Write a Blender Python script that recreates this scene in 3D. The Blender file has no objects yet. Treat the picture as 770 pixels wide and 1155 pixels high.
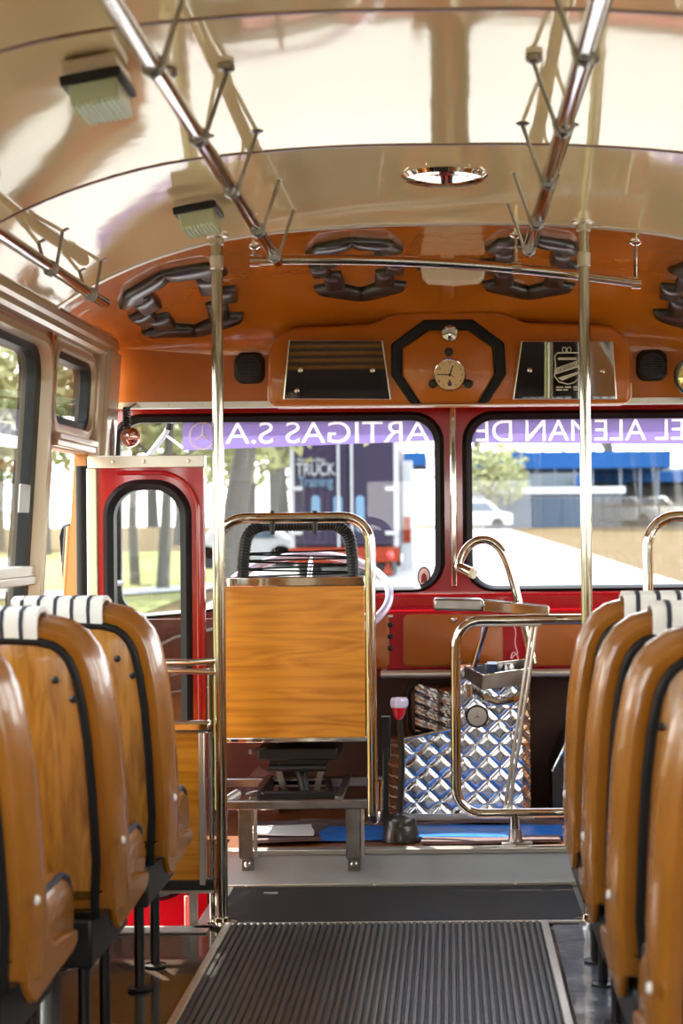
import bpy, bmesh, math, random
from mathutils import Vector, Matrix
random.seed(7)
sc = bpy.context.scene
COL = sc.collection
PI = math.pi
F, CX, CY, H, ROLL = 1900.0, 507.0, 598.0, 1.14, 0.009

def at(px, py, D):
    """point seen at photo pixel (px, py) standing D metres ahead"""
    u, v = px - CX, py - CY
    return Vector(((u - v * ROLL) * D / F, D, H - (v + u * ROLL) * D / F))

# ------------------------------------------------------------------ materials
def newmat(name):
    m = bpy.data.materials.new(name); m.use_nodes = True
    return m, m.node_tree, m.node_tree.nodes['Principled BSDF']

def mat(name, c, rough=.5, metal=0, coat=0, ior=1.5, bump=None, var=None, spec=None, sheen=0):
    m, nt, b = newmat(name)
    b.inputs['Base Color'].default_value = (*c, 1)
    b.inputs['Roughness'].default_value = rough
    b.inputs['Metallic'].default_value = metal
    b.inputs['IOR'].default_value = ior
    if name == 'cream_laminate': b.inputs['Specular Tint'].default_value = (1, .93, .78, 1)
    b.inputs['Coat Weight'].default_value = coat
    b.inputs['Coat Roughness'].default_value = .05
    if spec is not None: b.inputs['Specular IOR Level'].default_value = spec
    if bump or var:
        tc = nt.nodes.new('ShaderNodeTexCoord')
    if bump:
        sca, st, dist = bump
        n = nt.nodes.new('ShaderNodeTexNoise'); n.inputs['Scale'].default_value = sca; n.inputs['Detail'].default_value = 3
        nt.links.new(tc.outputs['Object'], n.inputs['Vector'])
        bp = nt.nodes.new('ShaderNodeBump'); bp.inputs['Strength'].default_value = st; bp.inputs['Distance'].default_value = dist
        nt.links.new(n.outputs['Fac'], bp.inputs['Height'])
        nt.links.new(bp.outputs['Normal'], b.inputs['Normal'])
    if var:
        c2, sca, lo, hi = var
        n = nt.nodes.new('ShaderNodeTexNoise'); n.inputs['Scale'].default_value = sca; n.inputs['Detail'].default_value = 5
        nt.links.new(tc.outputs['Object'], n.inputs['Vector'])
        r = nt.nodes.new('ShaderNodeValToRGB')
        r.color_ramp.elements[0].position = lo; r.color_ramp.elements[1].position = hi
        r.color_ramp.elements[0].color = (*c, 1); r.color_ramp.elements[1].color = (*c2, 1)
        nt.links.new(n.outputs['Fac'], r.inputs['Fac']); nt.links.new(r.outputs['Color'], b.inputs['Base Color'])
    return m

def wood(name, dark, light, axis, rough=.3, sca=1.0, coat=.3):
    """stretched noise grain running along one axis"""
    m, nt, b = newmat(name)
    tc = nt.nodes.new('ShaderNodeTexCoord'); mp = nt.nodes.new('ShaderNodeMapping')
    s = [60 * sca] * 3; s[axis] = 2.2 * sca
    mp.inputs['Scale'].default_value = s
    nt.links.new(tc.outputs['Object'], mp.inputs['Vector'])
    n = nt.nodes.new('ShaderNodeTexNoise'); n.inputs['Scale'].default_value = 1.0; n.inputs['Detail'].default_value = 6
    n.inputs['Roughness'].default_value = .6; n.inputs['Distortion'].default_value = .15
    nt.links.new(mp.outputs['Vector'], n.inputs['Vector'])
    s2 = [9 * sca] * 3; s2[axis] = 1.1 * sca
    mp2 = nt.nodes.new('ShaderNodeMapping'); mp2.inputs['Scale'].default_value = s2
    nt.links.new(tc.outputs['Object'], mp2.inputs['Vector'])
    n2 = nt.nodes.new('ShaderNodeTexNoise'); n2.inputs['Scale'].default_value = 1.0; n2.inputs['Detail'].default_value = 2
    nt.links.new(mp2.outputs['Vector'], n2.inputs['Vector'])
    ms = nt.nodes.new('ShaderNodeMath'); ms.operation = 'MULTIPLY'; ms.inputs[1].default_value = 13
    fr = nt.nodes.new('ShaderNodeMath'); fr.operation = 'PINGPONG'; fr.inputs[1].default_value = .5
    nt.links.new(n2.outputs['Fac'], ms.inputs[0]); nt.links.new(ms.outputs[0], fr.inputs[0])
    ad = nt.nodes.new('ShaderNodeMath'); ad.operation = 'MULTIPLY_ADD'; ad.inputs[1].default_value = .42
    nt.links.new(fr.outputs[0], ad.inputs[0]); nt.links.new(n.outputs['Fac'], ad.inputs[2])
    r = nt.nodes.new('ShaderNodeValToRGB')
    r.color_ramp.elements[0].position = .38; r.color_ramp.elements[1].position = .72
    r.color_ramp.elements[0].color = (*dark, 1); r.color_ramp.elements[1].color = (*light, 1)
    nt.links.new(ad.outputs[0], r.inputs['Fac']); nt.links.new(r.outputs['Color'], b.inputs['Base Color'])
    b.inputs['Roughness'].default_value = rough; b.inputs['Coat Weight'].default_value = coat; b.inputs['Coat Roughness'].default_value = .12
    return m

def glassmat(name, tint=(1, 1, 1), refl=1.0, haze=0.0, hazecol=(1, 1, 1), f0=.018):
    """thin sheet of glass: light goes straight through, the surface reflects by Fresnel"""
    m = bpy.data.materials.new(name); m.use_nodes = True; nt = m.node_tree
    for n in list(nt.nodes): nt.nodes.remove(n)
    out = nt.nodes.new('ShaderNodeOutputMaterial')
    t = nt.nodes.new('ShaderNodeBsdfTransparent'); t.inputs[0].default_value = (*tint, 1)
    g = nt.nodes.new('ShaderNodeBsdfGlossy'); g.inputs['Roughness'].default_value = .01; g.inputs[0].default_value = (refl, refl, refl, 1)
    ge = nt.nodes.new('ShaderNodeNewGeometry'); dt = nt.nodes.new('ShaderNodeVectorMath'); dt.operation = 'DOT_PRODUCT'
    nt.links.new(ge.outputs['Incoming'], dt.inputs[0]); nt.links.new(ge.outputs['Normal'], dt.inputs[1])
    def mth(op, a, b):
        n = nt.nodes.new('ShaderNodeMath'); n.operation = op
        for i, q in enumerate((a, b)):
            if q is None: continue
            if isinstance(q, (int, float)): n.inputs[i].default_value = q
            else: nt.links.new(q, n.inputs[i])
        return n.outputs[0]
    cosv = mth('ABSOLUTE', dt.outputs['Value'], None); sch = mth('POWER', mth('SUBTRACT', 1.0, cosv), 5.0)
    frs = mth('MULTIPLY_ADD', sch, .9); frs.node.inputs[2].default_value = f0
    mx = nt.nodes.new('ShaderNodeMixShader')
    nt.links.new(frs, mx.inputs[0]); nt.links.new(t.outputs[0], mx.inputs[1]); nt.links.new(g.outputs[0], mx.inputs[2])
    last = mx
    if haze:
        d = nt.nodes.new('ShaderNodeBsdfTranslucent'); d.inputs[0].default_value = (*hazecol, 1)
        m2 = nt.nodes.new('ShaderNodeMixShader'); m2.inputs[0].default_value = haze
        nt.links.new(mx.outputs[0], m2.inputs[1]); nt.links.new(d.outputs[0], m2.inputs[2]); last = m2
    nt.links.new(last.outputs[0], out.inputs[0])
    return m

def filmmat(name, c, trans=.35):
    """coloured plastic film: partly see-through, partly scattering daylight"""
    m = bpy.data.materials.new(name); m.use_nodes = True; nt = m.node_tree
    for n in list(nt.nodes): nt.nodes.remove(n)
    out = nt.nodes.new('ShaderNodeOutputMaterial')
    t = nt.nodes.new('ShaderNodeBsdfTransparent'); t.inputs[0].default_value = (*c, 1)
    d = nt.nodes.new('ShaderNodeBsdfDiffuse'); d.inputs[0].default_value = (*c, 1)
    l = nt.nodes.new('ShaderNodeBsdfTranslucent'); l.inputs[0].default_value = (*c, 1)
    a = nt.nodes.new('ShaderNodeMixShader'); a.inputs[0].default_value = .6
    nt.links.new(d.outputs[0], a.inputs[1]); nt.links.new(l.outputs[0], a.inputs[2])
    b = nt.nodes.new('ShaderNodeMixShader'); b.inputs[0].default_value = trans
    nt.links.new(a.outputs[0], b.inputs[1]); nt.links.new(t.outputs[0], b.inputs[2])
    nt.links.new(b.outputs[0], out.inputs[0])
    return m

M = {}
M['cream'] = mat('cream_laminate', (.74, .58, .33), .06, ior=2.5, bump=(3.0, .06, .02))
M['orange'] = mat('orange_vinyl', (.50, .135, .006), .3, coat=.25, bump=(22, .18, .01), var=((.42, .105, .004), 5, .4, .75))
M['dome'] = mat('orange_vinyl_glossy', (.54, .155, .008), .16, coat=1, ior=1.9, bump=(9, .35, .014), var=((.46, .12, .005), 4, .4, .75))
M['inset'] = mat('shaded_orange_vinyl', (.36, .095, .008), .4, coat=.1, bump=(22, .15, .008))  # orange vinyl darkened in its colour for the shade on the dash front
M['padblack'] = mat('black_vinyl_padding', (.03, .025, .02), .32, coat=.3, bump=(30, .15, .01))
M['vinyl'] = mat('ochre_seat_vinyl', (.29, .105, .010), .27, coat=.35, bump=(26, .15, .008), var=((.25, .086, .007), 6, .4, .7))
M['wood'] = wood('seat_back_wood', (.26, .095, .010), (.46, .20, .026), 2, rough=.24)
M['woodh'] = wood('driver_back_wood', (.40, .135, .008), (.60, .235, .016), 0, rough=.25, sca=.9)
M['red'] = mat('red_gloss_paint', (.36, .003, .009), .15, coat=.6)
M['chrome'] = mat('chrome', (.66, .62, .55), .06, 1)
M['polechrome'] = mat('dimmed_chrome_pole', (.46, .43, .35), .12, 1)  # chrome tinted darker to dim the bright window reflections on the poles
M['steel'] = mat('worn_steel', (.42, .40, .38), .28, 1, var=((.25, .22, .19), 12, .4, .7))
M['alu'] = mat('aluminium_trim', (.66, .62, .54), .3, .85, bump=(40, .05, .005))
M['creammetal'] = mat('cream_painted_metal', (.58, .48, .34), .28, .35, coat=.2)
M['rubber'] = mat('black_rubber', (.010, .010, .010), .45, spec=.2)
M['black'] = mat('black_metal', (.012, .011, .010), .35)
M['blackplastic'] = mat('black_plastic', (.01, .01, .01), .5)
M['floor'] = mat('dark_floor_sheet', (.045, .032, .024), .16, coat=.4, bump=(8, .12, .01), var=((.09, .065, .05), 7, .45, .7))
M['floorsteel'] = mat('worn_floor_plate', (.15, .165, .21), .22, .55, coat=.3, bump=(7, .5, .02), var=((.40, .42, .46), 8, .45, .75))
M['mat'] = mat('ribbed_rubber', (.036, .033, .032), .36, spec=.4, bump=(30, .1, .004))
M['floorrubber'] = mat('smooth_floor_rubber', (.018, .016, .016), .5, spec=.12, bump=(20, .1, .004))
M['white'] = mat('white_paint', (.46, .48, .49), .4, var=((.38, .39, .39), 5, .5, .8))
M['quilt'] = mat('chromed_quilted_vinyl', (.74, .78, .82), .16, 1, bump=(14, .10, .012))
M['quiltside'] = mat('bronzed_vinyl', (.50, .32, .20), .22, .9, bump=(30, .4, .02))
M['brown'] = mat('brown_vinyl', (.20, .06, .012), .38, coat=.2)
M['kick'] = mat('dark_brown_kick_panel', (.07, .022, .008), .5)
M['dark'] = mat('dark_brown_board', (.022, .009, .006), .6)
M['maroon'] = mat('maroon_board', (.16, .035, .025), .35, coat=.3)
M['rug'] = mat('brown_mat', (.12, .07, .065), .8, bump=(40, .5, .01))
M['sunpatch'] = mat('white_sun_patch', (.75, .72, .68), .6)  # white that stands for sunlight on the driver platform
M['blue'] = mat('blue_plastic_sheet', (.02, .17, .62), .3, bump=(14, .5, .02))
M['stripew'] = mat('white_cover_cloth', (.75, .74, .70), .75)
M['stripek'] = mat('dark_cover_stripe', (.02, .022, .04), .7)
M['mirror'] = mat('mirror_silver', (.42, .43, .42), .02, 1)
M['clock'] = mat('clock_face_cream', (.72, .52, .26), .35)
M['ink'] = mat('black_ink', (.01, .009, .008), .5)
M['redplastic'] = mat('red_plastic', (.6, .01, .02), .15, coat=.5)
M['lavender'] = mat('lavender_wheel_enamel', (.62, .55, .72), .2, coat=.5)
M['lampglass'] = mat('pale_green_ribbed_plastic', (.52, .58, .36), .22)
M['offwhite'] = mat('cream_plastic', (.74, .66, .48), .35)
M['etch'] = mat('etched_white', (.62, .6, .5), .6)
M['band'] = filmmat('purple_banner_film', (.45, .385, .60), .2)
M['banner_text'] = filmmat('white_banner_letters', (.95, .92, .92), .15)
M['glass'] = glassmat('window_glass', (.93, .95, .95))
M['windscreen'] = glassmat('windscreen_glass', (.90, .92, .95))
M['sticker'] = mat('sticker_paper', (.80, .72, .66), .5)
M['stickerred'] = mat('sticker_print', (.22, .04, .03), .5)
M['clear'] = mat('clear_tumbler_plastic', (.70, .65, .85), .08, coat=.5)

# ------------------------------------------------------------------ mesh collector
class MB:
    def __init__(s): s.v = []; s.f = []
    def add(s, vs, fs):
        b = len(s.v); s.v += [Vector(p) for p in vs]; s.f += [tuple(b + i for i in f) for f in fs]; return s
    def box(s, x0, x1, y0, y1, z0, z1):
        vs = [(x, y, z) for x in (x0, x1) for y in (y0, y1) for z in (z0, z1)]
        return s.add(vs, [(0, 1, 3, 2), (4, 6, 7, 5), (0, 4, 5, 1), (2, 3, 7, 6), (0, 2, 6, 4), (1, 5, 7, 3)])
    def obox(s, c, ax, ay, az):
        """box about c with half-vectors"""
        c, ax, ay, az = map(Vector, (c, ax, ay, az))
        vs = [c + i * ax + j * ay + k * az for i in (-1, 1) for j in (-1, 1) for k in (-1, 1)]
        return s.add(vs, [(0, 1, 3, 2), (4, 6, 7, 5), (0, 4, 5, 1), (2, 3, 7, 6), (0, 2, 6, 4), (1, 5, 7, 3)])
    def bar(s, a, b, w, t, up=(0, 0, 1)):
        a, b, up = Vector(a), Vector(b), Vector(up)
        d = (b - a).normalized(); sd = d.cross(up)
        if sd.length < 1e-4: sd = d.cross(Vector((1, 0, 0)))
        sd.normalize(); u = sd.cross(d)
        return s.obox((a + b) / 2, (b - a) / 2, sd * w / 2, u * t / 2)
    def loops(s, rings, closed=False, cap=True):
        """skin between rings of equal count"""
        n = len(rings[0]); b = len(s.v)
        for r in rings: s.v += [Vector(p) for p in r]
        m = len(rings)
        for i in range(m if closed else m - 1):
            for j in range(n):
                k = (j + 1) % n; i2 = (i + 1) % m
                s.f.append((b + i * n + j, b + i * n + k, b + i2 * n + k, b + i2 * n + j))
        if cap and not closed:
            s.f.append(tuple(b + j for j in range(n))[::-1]); s.f.append(tuple(b + (m - 1) * n + j for j in range(n)))
        return s
    def tube(s, pts, r, seg=12, closed=False):
        pts = [Vector(p) for p in pts]; n = len(pts)
        rs = r if isinstance(r, (list, tuple)) else [r] * n
        def tan(i):
            if closed: return (pts[(i + 1) % n] - pts[i - 1]).normalized()
            return (pts[min(i + 1, n - 1)] - pts[max(i - 1, 0)]).normalized()
        t = tan(0); u = t.orthogonal().normalized(); rings = []
        for i in range(n):
            t2 = tan(i); q = t.rotation_difference(t2); u = q @ u; u = (u - t2 * u.dot(t2)).normalized(); t = t2
            w = t.cross(u)
            rings.append([pts[i] + rs[i] * (math.cos(2 * PI * k / seg) * u + math.sin(2 * PI * k / seg) * w) for k in range(seg)])
        return s.loops(rings, closed)
    def lathe(s, prof, c, axis=(0, 0, 1), seg=24):
        """prof: (radius, height) along axis from c"""
        c = Vector(c); a = Vector(axis).normalized(); u = a.orthogonal().normalized(); w = a.cross(u)
        rings = [[c + a * h + max(r, 1e-5) * (math.cos(2 * PI * k / seg) * u + math.sin(2 * PI * k / seg) * w) for k in range(seg)] for r, h in prof]
        return s.loops(rings)
    def prism(s, poly, d):
        """poly: 3-D outline, d: thickness vector"""
        d = Vector(d); return s.loops([[Vector(p) for p in poly], [Vector(p) + d for p in poly]])
    def ring(s, outer, inner, d):
        d = Vector(d); o = [Vector(p) for p in outer]; i = [Vector(p) for p in inner]
        return s.loops([o, [p + d for p in o], [p + d for p in i], i], closed=True)
    def grid(s, fn, nu, nv):
        b = len(s.v)
        for i in range(nu + 1):
            for j in range(nv + 1): s.v.append(Vector(fn(i / nu, j / nv)))
        for i in range(nu):
            for j in range(nv):
                a = b + i * (nv + 1) + j; s.f.append((a, a + 1, a + nv + 2, a + nv + 1))
        return s
    def slab(s, fn, nu, nv, d):
        """thick sheet: fn(u, v) and the same moved by d"""
        d = Vector(d); n = nu * nv; b = len(s.v)
        top = [[Vector(fn(i / nu, j / nv)) for j in range(nv + 1)] for i in range(nu + 1)]
        s.grid(fn, nu, nv); c = len(s.v)
        s.grid(lambda u, v: Vector(fn(u, v)) + d, nu, nv)
        w = nv + 1
        edge = [(i, 0) for i in range(nu + 1)] + [(nu, j) for j in range(1, nv + 1)] + [(i, nv) for i in range(nu - 1, -1, -1)] + [(0, j) for j in range(nv - 1, 0, -1)]
        for k in range(len(edge)):
            (i, j), (p, q) = edge[k], edge[(k + 1) % len(edge)]
            s.f.append((b + i * w + j, b + p * w + q, c + p * w + q, c + i * w + j))
        return s

WL = {}
def link(o, parent):
    COL.objects.link(o)
    if parent is not None: o.parent = parent
    return o
def obj(name, mb, m, parent=None, smooth=35, bevel=0, segs=2, keep=False):
    """one mesh object; without a parent its origin sits under its middle"""
    if parent is not None: org = WL[parent.name]
    else:
        xs = [p.x for p in mb.v]; ys = [p.y for p in mb.v]; zs = [p.z for p in mb.v]
        org = Vector((0, 0, 0)) if keep else Vector(((min(xs) + max(xs)) / 2, (min(ys) + max(ys)) / 2, min(zs)))
    me = bpy.data.meshes.new(name)
    me.from_pydata([p - org for p in mb.v], [], mb.f)
    bm = bmesh.new(); bm.from_mesh(me); bmesh.ops.recalc_face_normals(bm, faces=bm.faces); bm.to_mesh(me); bm.free()
    mats = m if isinstance(m, list) else [m]
    for x in mats: me.materials.append(M[x] if isinstance(x, str) else x)
    if smooth:
        me.shade_smooth(); me.set_sharp_from_angle(angle=math.radians(smooth))
    o = bpy.data.objects.new(name, me); link(o, parent)
    if parent is None: o.location = org
    WL[o.name] = org
    if bevel:
        b = o.modifiers.new('bevel', 'BEVEL'); b.width = bevel; b.segments = segs; b.limit_method = 'ANGLE'; b.angle_limit = math.radians(40)
    return o
def tag(o, label, cat, group=None, kind=None):
    o['label'] = label; o['category'] = cat
    if group: o['group'] = group
    if kind: o['kind'] = kind
    return o
def thing(name, loc, label, cat, group=None):
    o = bpy.data.objects.new(name, None); o.empty_display_size = .05; COL.objects.link(o); o.location = Vector(loc); WL[o.name] = Vector(loc)
    return tag(o, label, cat, group)
def struct(name, mb, m, parent=None, **k):
    o = obj(name, mb, m, parent, keep=True, **k)
    if parent is None: o['kind'] = 'structure'
    return o
def sroot(name, loc):
    o = bpy.data.objects.new(name, None); COL.objects.link(o); o.location = Vector(loc); WL[o.name] = Vector(loc); o['kind'] = 'structure'
    return o
def copy_tree(o, parent=None):
    c = o.copy(); COL.objects.link(c)
    if parent is not None: c.parent = parent
    for ch in [x for x in bpy.data.objects if x.parent == o]: copy_tree(ch, c)
    return c
def textmesh(name, body, m, parent, size, width, fn, depth=.002, spacing=1.0):
    """lettering as a mesh: fn maps (x, y, z) of the flat text to the place; scaled to width"""
    cu = bpy.data.curves.new(name, 'FONT'); cu.body = body; cu.size = size; cu.extrude = depth; cu.align_x = 'CENTER'; cu.space_character = spacing
    t = bpy.data.objects.new(name + '_src', cu); COL.objects.link(t)
    dg = bpy.context.evaluated_depsgraph_get(); dg.update()
    me = bpy.data.meshes.new_from_object(t.evaluated_get(dg))
    bpy.data.objects.remove(t); bpy.data.curves.remove(cu)
    xs = [v.co.x for v in me.vertices]; w = max(xs) - min(xs); k = width / w if width else 1; mid = (max(xs) + min(xs)) / 2
    org = WL[parent.name]
    for v in me.vertices: v.co = Vector(fn((v.co.x - mid) * k, v.co.y, v.co.z)) - org
    me.materials.clear(); me.materials.append(M[m])
    o = bpy.data.objects.new(name, me); link(o, parent); WL[o.name] = org
    return o
def fillet(pts, r, n=6):
    pts = [Vector(p) for p in pts]; out = [pts[0]]
    rr_ = r if isinstance(r, (list, tuple)) else [r] * (len(pts) - 2)
    for i in range(1, len(pts) - 1):
        a, b, c = pts[i - 1], pts[i], pts[i + 1]
        d1, d2 = (a - b).normalized(), (c - b).normalized()
        ang = d1.angle(d2); t = min(rr_[i - 1] / math.tan(ang / 2), (a - b).length * .49, (c - b).length * .49); rad = t * math.tan(ang / 2)
        ctr = b + (d1 + d2).normalized() * rad / math.sin(ang / 2)
        p0, p1 = b + d1 * t - ctr, b + d2 * t - ctr
        for k in range(n + 1):
            q = p0.slerp(p1, k / n).normalized() * rad if p0.angle(p1) > 1e-3 else p0
            out.append(ctr + q)
    return out + [pts[-1]]
def rrect(x0, x1, y0, y1, r, n=6):
    """rounded rectangle, 2-D, 4(n+1) points; r may be four radii (x1y1, x0y1, x0y0, x1y0)"""
    rs = r if isinstance(r, (list, tuple)) else [r] * 4
    out = []
    for (cx, cy, a), q in zip(((x1, y1, 0), (x0, y1, PI / 2), (x0, y0, PI), (x1, y0, 1.5 * PI)), rs):
        sx = -1 if a in (0, 1.5 * PI) else 1; sy = -1 if a in (0, PI / 2) else 1
        for k in range(n + 1):
            t = a + PI / 2 * k / n
            out.append((cx + sx * q + q * math.cos(t), cy + sy * q + q * math.sin(t)))
    return out
def inset(poly, d):
    """inset a counter-clockwise 2-D outline"""
    n = len(poly); out = []
    for i in range(n):
        a, b, c = Vector(poly[i - 1]), Vector(poly[i]), Vector(poly[(i + 1) % n])
        e1, e2 = b - a, c - b
        if e1.length < 1e-7: e1 = e2
        if e2.length < 1e-7: e2 = e1
        n1 = Vector((-e1.y, e1.x)).normalized(); n2 = Vector((-e2.y, e2.x)).normalized()
        m = (n1 + n2); m = m.normalized() if m.length > 1e-6 else n1
        out.append(b + m * d / max(.5, m.dot(n1)))
    return out
XZ = lambda pts, y: [(p[0], y, p[1]) for p in pts]
YZ = lambda pts, x: [(x, p[0], p[1]) for p in pts]

# ------------------------------------------------------------------ bus shell
HW = 1.17                   # half width inside
REAR, SEAM = -4.0, 4.95
ARCH = [(0, 2.04), (.30, 2.035), (.63, 2.005), (.85, 1.95), (1.03, 1.875), (1.17, 1.79)]
def arch(x):
    x = abs(x); P = ARCH
    if x >= 1.17: return 1.79 - (x - 1.17) * .8
    for i in range(len(P) - 1):
        if x <= P[i + 1][0]:
            def slope(k):
                if k == 0: return 0
                if k == len(P) - 1: return (P[k][1] - P[k - 1][1]) / (P[k][0] - P[k - 1][0])
                return (P[k + 1][1] - P[k - 1][1]) / (P[k + 1][0] - P[k - 1][0])
            h = P[i + 1][0] - P[i][0]; t = (x - P[i][0]) / h; a, b = P[i][1], P[i + 1][1]; m0, m1 = slope(i) * h, slope(i + 1) * h
            return (2 * t**3 - 3 * t**2 + 1) * a + (t**3 - 2 * t**2 + t) * m0 + (-2 * t**3 + 3 * t**2) * b + (t**3 - t**2) * m1
XS = [-1.19 + 2.38 * i / 40 for i in range(41)]
# cream ceiling sheets, lapped at their seams
cm = MB(); seam = MB()
edges = [4.95, 3.93, 2.91, 1.89, .87, -.15, -1.17, -2.19, -3.21, -4.05]
for k in range(len(edges) - 1):
    y1, y0 = edges[k], edges[k + 1]
    lift = .024 if k else .0
    cm.slab(lambda u, v: (-1.19 + 2.38 * u, y0 + (y1 - y0) * v, arch(-1.19 + 2.38 * u) + lift * (1 - v)), 40, 2, (0, 0, .04))
    if k: seam.slab(lambda u, v: (-1.17 + 2.34 * u, y1 - .006 + .012 * v, arch(-1.17 + 2.34 * u) - .0025), 40, 1, (0, 0, .01))
struct('ceiling', cm, 'cream', smooth=30)
struct('trim_1', seam, mat('seam_strip', (.16, .06, .03), .35))
edge = MB(); edge.slab(lambda u, v: (-1.17 + 2.34 * u, 4.935 + .03 * v, arch(-1.17 + 2.34 * u) - .004), 40, 1, (0, 0, .02))
struct('trim_2', edge, 'alu')

# orange dome over the driver
HEADY, ZF = 5.9, 1.76
def dome(x, a):
    s, c = math.sin(a), math.cos(a)
    zf = ZF + .03 * max(0, (abs(x) - .8) / .37)
    return Vector((x, SEAM + (HEADY - SEAM) * s, zf + (arch(x) - zf) * c))
dm = MB(); dm.slab(lambda u, v: dome(-1.18 + 2.36 * u, v * PI / 2), 48, 20, (0, .015, .02))
struct('ceiling_front', dm, 'dome', smooth=50)
hd = MB(); hd.box(-1.18, 1.18, HEADY, HEADY + .04, 1.59, 1.79); struct('wall_header', hd, 'orange')
tr = MB(); tr.box(-1.17, -.60, HEADY - .012, HEADY + .02, 1.575, 1.597).box(.61, 1.17, HEADY - .012, HEADY + .02, 1.575, 1.597)
for x in (-1.1, -.98, -.86, -.72, .70, .82, 1.0): tr.lathe([(.004, 0), (.0035, .003), (0, .004)], (x, HEADY - .012, 1.586), (0, -1, 0), 8)
struct('trim_3', tr, 'alu')
cs = MB(); cs.slab(lambda u, v: dome(-.022 + .044 * u, .02 + v * 1.5) - Vector((0, .004, .004)), 2, 20, (0, .003, .004)); struct('trim_4', cs, 'dome', smooth=50)

# padded black emblems sewn on the dome
EMB = [[(-1, .56), (-.75, .86), (0, 1.0), (0, .80), (-.62, .70), (-.66, .50)], [(1, .56), (.66, .50), (.62, .70), (0, .80), (0, 1.0), (.75, .86)],
       [(-.80, .50), (-.42, .58), (-.38, .18), (-.76, .12)], [(.80, .50), (.76, .12), (.38, .18), (.42, .58)],
       [(-1.02, .14), (-.62, .18), (-.60, -.12), (-.98, -.16)], [(1.02, .14), (.98, -.16), (.60, -.12), (.62, .18)],
       [(-.78, -.12), (-.38, -.16), (-.34, -.56), (-.74, -.60)], [(.78, -.12), (.74, -.60), (.34, -.56), (.38, -.16)],
       [(-1, -.56), (-.55, -.48), (0, -.72), (0, -1.0), (-.95, -.72)], [(1, -.56), (.95, -.72), (0, -1.0), (0, -.72), (.55, -.48)]]
def emblem(name, cx, hw, a0, a1, label):
    mb = MB(); hem = MB()
    def put(u, v, lift):
        a = (a0 + a1) / 2 - v * (a1 - a0) / 2; x = cx + u * hw
        p = dome(x, a); e = .01
        n = (dome(x + e, a) - dome(x - e, a)).cross(dome(x, a + e) - dome(x, a - e)).normalized()
        if n.z > 0: n = -n
        return p + n * lift
    for poly in EMB:
        c = Vector((sum(p[0] for p in poly) / len(poly), sum(p[1] for p in poly) / len(poly)))
        sub = []
        for i in range(len(poly)):
            a, b = Vector(poly[i]), Vector(poly[(i + 1) % len(poly)])
            sub += [a, a.lerp(b, .33), a.lerp(b, .67)]
        rings = []
        for k, l in ((1.06, -.004), (1.05, .010), (.97, .019), (.75, .026), (.3, .028)):
            rings.append([put(c.x + (p.x - c.x) * k, c.y + (p.y - c.y) * k, l) for p in sub])
        mb.loops(rings)
    o = obj(name, mb, 'padblack', smooth=60)
    tag(o, label, 'padded emblem', 'black padded emblems on the dome')
emblem('padded_emblem', -.87, .170, .20, 1.20, 'black padded emblem on orange dome nearest the driver side windows, behind the pole')
emblem('padded_emblem', -.29, .15, .17, .90, 'black padded emblem on orange dome above the mirror left of the clock')
emblem('padded_emblem', .27, .15, .17, .90, 'black padded emblem on orange dome above the mirror bearing an etched crest')
emblem('padded_emblem', .88, .175, .22, 1.2, 'black padded emblem on orange dome above the speaker at the photo right edge')

# side walls
def wall_boxes(mb, x0, x1, y0, y1, z0, z1, holes):
    ys = sorted({y0, y1, *[h[0] for h in holes], *[h[1] for h in holes]}); zs = sorted({z0, z1, *[h[2] for h in holes], *[h[3] for h in holes]})
    for i in range(len(ys) - 1):
        run = None
        for j in range(len(zs) - 1):
            cy, cz = (ys[i] + ys[i + 1]) / 2, (zs[j] + zs[j + 1]) / 2
            solid = not any(h[0] < cy < h[1] and h[2] < cz < h[3] for h in holes)
            if solid: run = [zs[j], zs[j + 1]] if run is None else [run[0], zs[j + 1]]
            if run and (not solid or j == len(zs) - 2): mb.box(x0, x1, ys[i], ys[i + 1], *run); run = None
WINS = [(4.06, 4.90), (3.0, 3.92), (2.0, 2.9), (1.0, 1.9), (0, .9), (-1.0, -.1), (-2.0, -1.1), (-3.0, -2.1), (-3.9, -3.1)]
ext = M['ochrewall'] = mat('orange_bus_wall', (.42, .15, .02), .4)
holesL = [(a, b, .70, 1.68) for a, b in WINS] + [(5.05, 5.57, 1.478, 1.695), (5.07, 5.60, -.6, 1.40)]
w = MB(); wall_boxes(w, -1.215, -HW, REAR, 5.84, -.6, 1.80, holesL); w.box(-1.265, -1.245, 5.86, 6.25, -.6, 1.30).box(-1.265, -1.17, 5.845, 5.87, -.6, 1.30); struct('wall_left', w, 'ochrewall')
holesR = [(a, b, .70, 1.68) for a, b in WINS] + [(5.12, 5.80, .85, 1.675)]
w = MB(); wall_boxes(w, HW, 1.215, REAR, 5.84, -.6, 1.80, holesR); w.box(1.245, 1.275, 5.86, 6.25, -.6, 1.8).box(1.17, 1.275, 5.84, 5.87, -.6, 1.8); struct('wall_right', w, 'ochrewall')
w = MB(); w.box(-1.215, 1.215, REAR - .04, REAR, -.6, 1.15).box(-1.215, 1.215, REAR - .04, REAR, 1.62, 2.06).box(-1.215, -.8, REAR - .04, REAR, 1.15, 1.62).box(.8, 1.215, REAR - .04, REAR, 1.15, 1.62)
struct('wall_back', w, 'dark')
sl = MB()
for k in range(12): sl.box(-1.15, .45, REAR, REAR + .025, .20 + .065 * k, .225 + .065 * k)
sl.box(-1.15, .45, REAR, REAR + .03, 1.0, 1.03); struct('trim_5', sl, 'vinyl')
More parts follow.
